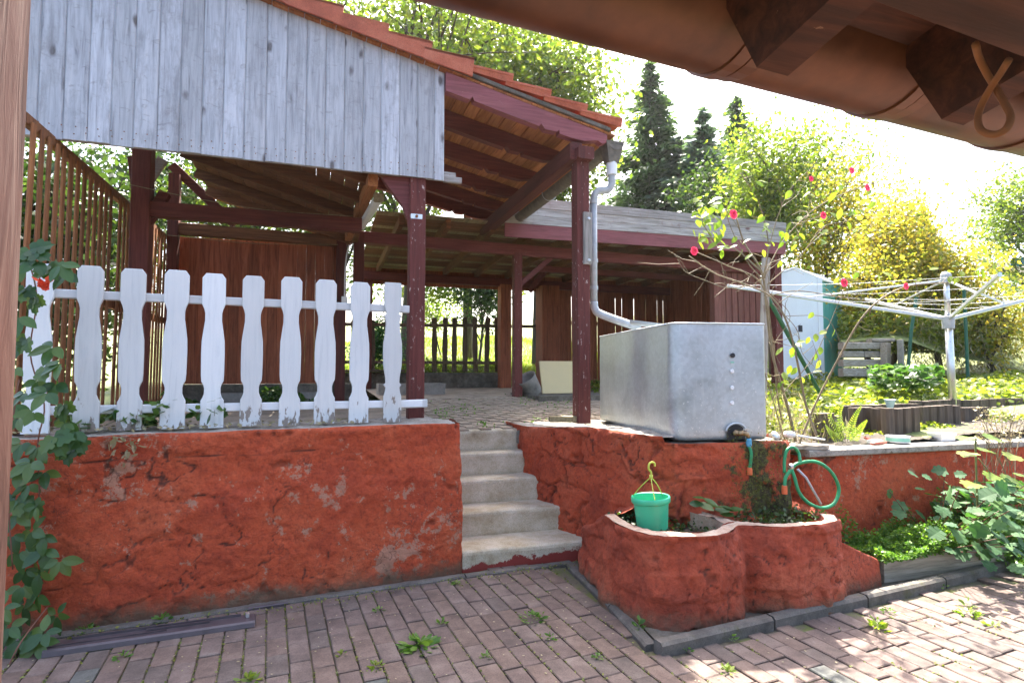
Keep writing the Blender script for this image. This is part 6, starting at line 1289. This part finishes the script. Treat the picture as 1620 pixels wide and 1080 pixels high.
# herbs in the bed
n = 24000; X_ = NR.uniform(3.46, 5.4, n); Y_ = NR.uniform(2.77, 3.15, n); b_ = np.clip(.55 + fbm(X_ * 6, Y_ * 6, 1, 3) * 1.3, 0.1, 1); C = np.stack([X_, Y_, .16 + NR.uniform(0, .36, n) * b_ * np.clip(.28 + (Y_ - 2.77) * 2.4, 0, 1)], 1)
V, Fq = leafgeo(C, .021, .3, .7); fast('bed_herbs', V, Fq, 'leaf_bed', None, (4, 3, .15), 'stuff')
n = 1600; X_ = NR.uniform(4.5, 5.2, n); Y_ = NR.uniform(2.45, 2.8, n); C = np.stack([X_, Y_, .01 + NR.uniform(0, .12, n)], 1); V, Fq = leafgeo(C, .03, .3, .6); fast('bed_herbs', V, Fq, 'leaf_bed', None, (4.8, 2.6, .0), 'stuff')
# dry umbel plant at far right
du = thing('dry_umbel', (5.0, 2.95, .1), 'dry brown umbel plant standing before the coping at the right edge', 'plant'); m_ = MB()
for _ in range(34):
    a_ = P(R.uniform(1555, 1615), R.uniform(720, 780), Y=2.95); b_ = P(R.uniform(1540, 1622), R.uniform(640, 700), Y=2.95 + R.uniform(-.1, .1)); m_.tube([a_, a_.lerp(b_, .5) + Vector((R.uniform(-.04, .04), 0, .02)), b_], .0022, 4)
m_.build('stem', 'stem_b', du); C = np.array([tuple(P(R.uniform(1540, 1622), R.uniform(642, 700), Y=2.95 + R.uniform(-.1, .1))) for _ in range(420)]); V, Fq = leafgeo(C, .022, .5, .6); fast('seed_heads', V, Fq, 'straw', du)['kind'] = 'stuff'
# fern
fn = thing('fern', (3.62, 3.47, .82), 'small bright green fern growing behind the coping, before the palisades', 'fern')
for bx, by, pts in ((1336, 700, [(1336, 700), (1325, 680), (1313, 660), (1318, 640)]), (1338, 700, [(1338, 700), (1330, 675), (1328, 652), (1336, 634)]), (1340, 700, [(1340, 700), (1345, 680), (1352, 660), (1362, 643)]), (1342, 700, [(1342, 700), (1352, 690), (1362, 676), (1371, 665)]), (1338, 700, [(1338, 700), (1322, 692), (1312, 682), (1306, 672)])):
    cpt = curve_pts([P(a_, b_, Y=3.47 - i * .025) for i, (a_, b_) in enumerate(pts)], 6); m_ = MB(); m_.tube(cpt, .0022, 4)
    for i, p in enumerate(cpt[2:]):
        f = i / (len(cpt) - 2); Lp = (.055 * (1 - f) + .006) * min(1, .4 + i * .3); tg_ = (cpt[min(i + 3, len(cpt) - 1)] - cpt[i + 1]).normalized(); sd_ = tg_.cross(Vector((0, -1, .3))).normalized()
        for sgn in (-1, 1):
            e = p + sd_ * sgn * Lp + tg_ * Lp * .35; wv = tg_ * .0045; n_ = len(m_.v); m_.add([p - wv * .6, p + wv * .6, e.lerp(p, .3) + wv, e, e.lerp(p, .3) - wv], [(0, 1, 2, 3), (0, 3, 4)])
    m_.build('frond', 'leaf_bright', fn)
# rose bush
rb = thing('rose_bush', (3.75, 4.0, .85), 'leggy climbing rose with bare canes and crimson blooms between tank and metal shed', 'rose bush')
canes = [([(1262, 712), (1245, 640), (1222, 560), (1212, 480), (1205, 430), (1178, 385), (1165, 345)], .012), ([(1252, 735), (1285, 650), (1325, 570), (1362, 505), (1398, 470), (1440, 452), (1500, 447)], .009), ([(1292, 690), (1275, 640), (1262, 575), (1245, 510), (1220, 470), (1180, 450), (1130, 432), (1090, 405)], .009), ([(1255, 730), (1232, 640), (1222, 540), (1205, 450), (1150, 420), (1100, 398)], .008), ([(1210, 470), (1260, 460), (1330, 470), (1400, 480)], .005), ([(1207, 440), (1240, 380), (1290, 330), (1350, 300), (1430, 272)], .005), ([(1210, 440), (1215, 380), (1200, 320), (1172, 275)], .006), ([(1214, 450), (1270, 400), (1300, 360), (1340, 350)], .004), ([(1222, 480), (1260, 520), (1270, 560), (1300, 590)], .003), ([(1240, 500), (1300, 500), (1320, 520), (1330, 545)], .003), ([(1205, 430), (1165, 395), (1130, 380), (1110, 350)], .006), ([(1190, 452), (1150, 455), (1120, 445), (1085, 430), (1072, 410)], .004), ([(1240, 620), (1290, 560), (1330, 470), (1340, 440)], .0035), ([(1208, 435), (1225, 360), (1250, 300), (1290, 260)], .004), ([(1250, 700), (1240, 690), (1225, 640), (1210, 590)], .007), ([(1130, 470), (1165, 445), (1200, 450)], .003), ([(1208, 432), (1235, 410), (1275, 345), (1283, 290)], .003), ([(1205, 440), (1180, 410), (1150, 340), (1160, 300)], .004), ([(1214, 460), (1250, 500), (1225, 545), (1235, 580)], .003)]
m_ = MB(); allp = []
for pts, r_ in canes:
    dd_ = R.uniform(4.1, 4.5); c_ = curve_pts([P(a_, b_, D=dd_ + .06 * math.sin(i * 1.3)) for i, (a_, b_) in enumerate(pts)], 6); m_.tube(c_, [r_ * (1 - .55 * i / len(c_)) for i in range(len(c_))], 6); allp += c_[len(c_) // 3:]
for _ in range(95):
    p = R.choice(allp); q = p + Vector((R.gauss(0, .14), R.gauss(0, .10), R.gauss(.04, .10))); m_.tube([p, p.lerp(q, .5) + Vector((R.gauss(0, .02), 0, R.gauss(0, .02))), q], [.0028, .002, .0012], 4, cap=False)
m_.build('cane', 'stem_b', rb, smooth=True)
for cx_, cy_, sx_, sy_, n_ in ((1118, 348, 20, 24, 56), (1132, 325, 20, 10, 26), (1172, 262, 14, 9, 12), (1150, 380, 14, 12, 12), (1190, 300, 10, 18, 8), (1245, 350, 50, 40, 26), (1330, 330, 60, 40, 26), (1210, 380, 20, 20, 10), (1290, 560, 30, 40, 14), (1545, 420, 45, 25, 26), (1395, 440, 45, 12, 10), (1240, 600, 20, 50, 16)):
    for _ in range(n_):
        c = P(R.gauss(cx_, sx_ * .7), R.gauss(cy_, sy_ * .7), D=R.uniform(4.0, 4.5)); inst('leaf', lf_rose, rb, c, aim((R.uniform(-1, 1), R.uniform(-.6, .6), R.uniform(-.9, .1)), R.uniform(-.4, .4), (R.uniform(-.4, .4), -.5, .7)), (R.uniform(.055, .085),) * 3)
def rose(c, r_, par):
    vs = []; fs = []; k = 0
    for ring, (nr, rr_, el) in enumerate(((3, .35, 1.2), (5, .65, .75), (7, 1.0, .25))):
        for j in range(nr):
            a_ = 2 * PI * (j + ring * .4) / nr + R.uniform(-.2, .2); d = Vector((math.cos(a_) * math.cos(el), -math.sin(el) * .9, math.sin(a_) * math.cos(el))); s_ = Vector((-math.sin(a_), 0, math.cos(a_))); b_ = c + d * r_ * .15; t_ = c + d * r_ * rr_
            n_ = len(vs); vs += [b_ - s_ * r_ * .15, b_ + s_ * r_ * .15, t_ * .4 + b_ * .6 + s_ * r_ * .45, t_ + s_ * r_ * .3 + Vector((0, r_ * .12, 0)), t_ - s_ * r_ * .3 + Vector((0, r_ * .12, 0)), t_ * .4 + b_ * .6 - s_ * r_ * .45]; fs += [(n_, n_ + 1, n_ + 2, n_ + 5), (n_ + 5, n_ + 2, n_ + 3, n_ + 4)]
    m_ = MB(); m_.add(vs, fs); return m_.build('bloom', 'petal', par)
for a_, b_, r_ in ((1160, 339, .045), (1098, 397, .042), (1335, 447, .042), (1433, 453, .034), (1347, 270, .033), (1372, 297, .034), (1283, 283, .026), (1302, 341, .036)): rose(P(a_, b_, D=4.2), r_ * .8, rb)
# planter growth
pgw = thing('planter_weeds', (2.3, 2.95, .4), 'dark green weeds and a leafy spray growing out of the planter lobes', 'plant')
C = np.array([(R.uniform(1.8, 2.25), R.uniform(2.85, 3.4), .40 + R.uniform(0, .07)) for _ in range(420)] + [(R.uniform(2.45, 3.05), R.uniform(2.8, 3.05), .40 + R.uniform(0, .11)) for _ in range(520)]); V, Fq = leafgeo(C, .026, .2, .6); fast('small_leaves', V, Fq, 'leaf_dark', pgw)
for px, py in ((1095, 786), (1105, 795), (1118, 800), (1130, 806), (1142, 800), (1150, 806), (1112, 788), (1138, 812), (1090, 796)):
    c = P(px, py, Y=3.0); inst('leaf', lf_ov, pgw, c, aim((R.uniform(.1, 1), -.5, R.uniform(-.3, .2)), R.uniform(-.4, .4), (-.2, -.4, .9)), (R.uniform(.08, .11),) * 3)
n = 2600; C = []
for cx_, cy_, s_ in ((1186, 725, 9), (1190, 760, 14), (1215, 705, 10), (1175, 785, 12), (1225, 735, 10), (1200, 770, 12), (1165, 695, 12), (1240, 800, 14), (1220, 760, 10)):
    for _ in range(90): C.append(tuple(P(R.gauss(cx_, s_), R.gauss(cy_, s_ * 1.1), Y=3.06 + R.uniform(-.03, .02))))
V, Fq = quadgeo(np.array(C), .009, .8, .1); fast('wall_moss', V, Fq, 'moss', None, (2.8, 3.05, .7), 'stuff')
# weeds between the pavers
def weed(px, py, n_, r_, h_, label, mat='leaf_bright', z=0.0, Y=None, ls_=.03):
    c = P(px, py, Z=z) if Y is None else P(px, py, Y=Y); a_ = NR.uniform(0, 2 * PI, n_); rr_ = NR.uniform(.1, 1, n_) * r_
    C = np.stack([c.x + np.cos(a_) * rr_, c.y + np.sin(a_) * rr_, c.z + .004 + NR.uniform(0, 1, n_) * h_ * (1.1 - rr_ / r_)], 1); d = np.stack([np.cos(a_), np.sin(a_), .25 + NR.uniform(0, .6, n_) * (h_ / r_)], 1); V, Fq = leafgeo(C, ls_, .4, .42, 0, d)
    return tag(fast('weed', V, Fq, mat, None, tuple(c)), label, 'weed', 'weeds growing between the pavers')
wd = [(663, 1022, 46, .10, .05, 'large dandelion-like weed in the paving below the middle of the left wall', .06), (845, 978, 60, .09, .04, 'broad feathery weed in the paving in front of the steps', .03), (1012, 998, 30, .045, .07, 'upright weed at the corner where the kerb turns round the planter', .035),
      (1388, 994, 40, .055, .09, 'tufty bright weed in the paving below the right end of the planter', .04), (1532, 972, 52, .065, .10, 'tall spindly weed in the sunlit paving at the right', .035), (1570, 990, 22, .05, .05, 'small weed right of the spindly one in the sunlit paving', .03), (1150, 1062, 22, .045, .05, 'pale sunlit weed at the bottom edge below the planter', .03),
      (597, 1055, 26, .05, .03, 'small bright weed left of the dandelion-like one near the bottom edge', .03), (722, 924, 22, .035, .03, 'little weed at the edging strip directly below the lowest step', .025), (700, 985, 20, .04, .03, 'feathery weed between dandelion-like weed and the edging strip', .025), (392, 1076, 30, .06, .02, 'bright rosette weed at the bottom edge of the view, left of centre', .04),
      (258, 1000 - 18, 36, .06, .05, 'leafy weed growing behind the metal rail at the wall foot', .035), (136, 998, 30, .05, .05, 'light green weed at the wall foot next to the creeper', .035), (194, 1040, 20, .04, .03, 'yellowish weed in front of the metal rail', .03), (870, 1010, 18, .035, .03, 'small weed in the paving right of the grey paver, in shade', .025),
      (600, 965, 16, .035, .02, 'tiny weed in the paving under the cracked wall corner', .022), (1405, 968, 24, .05, .03, 'small weed hugging the kerb below the concrete bed edging', .025), (1085, 1025, 26, .04, .03, 'little weed in front of the kerb corner', .025), (1160, 1012, 18, .03, .03, 'little weed by the joint of the kerb stones below the planter', .025),
      (950, 935, 24, .05, .03, 'dark weed on the kerb left of the planter', .03), (1480, 925, 40, .08, .04, 'leafy weed in front of the concrete bed edging', .03), (770, 1040, 16, .03, .03, 'small weed in the shaded paving near the bottom middle', .025), (945, 1040, 16, .03, .02, 'small weed at the edge of the sunlight near the bottom', .025), (540, 1035, 14, .03, .02, 'tiny weed left of the bright bottom weeds', .022)]
for px, py, n_, r_, h_, lb, ls_ in wd: weed(px, py, n_, r_, h_, lb, 'leaf_bright' if 'bright' in lb or 'sunlit' in lb else 'leaf_bed', ls_=ls_)  # weeds on sunlit paving get a brighter leaf colour, the sunlight painted in
tag(weed(897, 838, 30, .06, .03, 'dark green weed at the right end of the second step', 'leaf_vine', .135), group='weeds on the steps'); tag(weed(818, 705, 30, .05, .08, 'small green weed at the right end of the top step', 'leaf_vine', .70), group='weeds on the steps')
C = []
for px, py, s_ in ((735, 650, 14), (770, 665, 12), (880, 645, 18), (830, 640, 14), (860, 662, 16), (700, 655, 10), (905, 655, 10), (845, 630, 12)):
    for _ in range(60): q = P(R.gauss(px, s_), R.gauss(py, 3), Z=.95); C.append((q.x, q.y, float(tz(q.x, q.y)) + R.uniform(0, .05)))
C = np.array([c for c in C if 4.95 < c[1] < 8.5]); V, Fq = leafgeo(C, .03, .3, .5); fast('terrace_weeds', V, Fq, 'leaf_bed', None, (2, 6, 1), 'stuff')
# moss and grass tufts in the paver joints
C = []
for _ in range(17000):
    ci = R.randrange(ncol); x = -2.9 + (ci + .5) * .102 + R.gauss(0, .004); y = R.uniform(.8, 3.85); p = yard(x, y)
    if float(fbm(p.x * 2.2, p.y * 2.2, 5, 3)) < -.10: continue
    if p.x > 1.58 and p.y > 2.47: continue
    C.append((p.x, p.y, R.uniform(-.006, .006)))
C = np.array(C); V, Fq = leafgeo(C, .015, .5, .6); fast('joint_moss', V, Fq, 'moss', None, (0, 2.5, 0), 'stuff')

# leaf litter and crumbs on the paving
n = 700; X_ = NR.uniform(-1.6, 4.6, n); Y_ = NR.uniform(1.6, 3.75, n); k = ~((X_ > 1.55) & (Y_ > 2.45)); C = np.stack([X_, Y_, np.full(n, .008)], 1)[k]; d = NR.normal(size=(len(C), 3)); d[:, 2] *= .12; V, Fq = leafgeo(C, .014, .9, .6, 0, d); fast('paving_litter', V, Fq, 'straw', None, (1, 2.6, 0), 'stuff')
n = 420; X_ = NR.uniform(-1.6, 1.8, n); Y_ = 3.50 + .075 * (X_ + 1.4) + np.abs(NR.normal(size=n)) * -.06 + .10; C = np.stack([X_, Y_, np.full(n, .012) + NR.uniform(0, .02, n)], 1); V, Fq = leafgeo(C, .018, .4, .5); fast('wall_foot_growth', V, Fq, 'moss', None, (0, 3.6, 0), 'stuff')

# ================================================================== light garden haze
hz = MB(); hz.bb(-70, 100, -6, 118, -2, 26); hm = bpy.data.materials.new('thin_haze'); hm.use_nodes = True; hn = hm.node_tree
hn.nodes.remove(hn.nodes['Principled BSDF']); pv = hn.nodes.new('ShaderNodeVolumePrincipled'); pv.inputs['Density'].default_value = 0.0004; pv.inputs['Anisotropy'].default_value = 0.55; pv.inputs['Color'].default_value = (.93, .95, 1, 1)
hn.links.new(pv.outputs[0], hn.nodes['Material Output'].inputs['Volume']); hz.build('haze', hm)['kind'] = 'stuff'
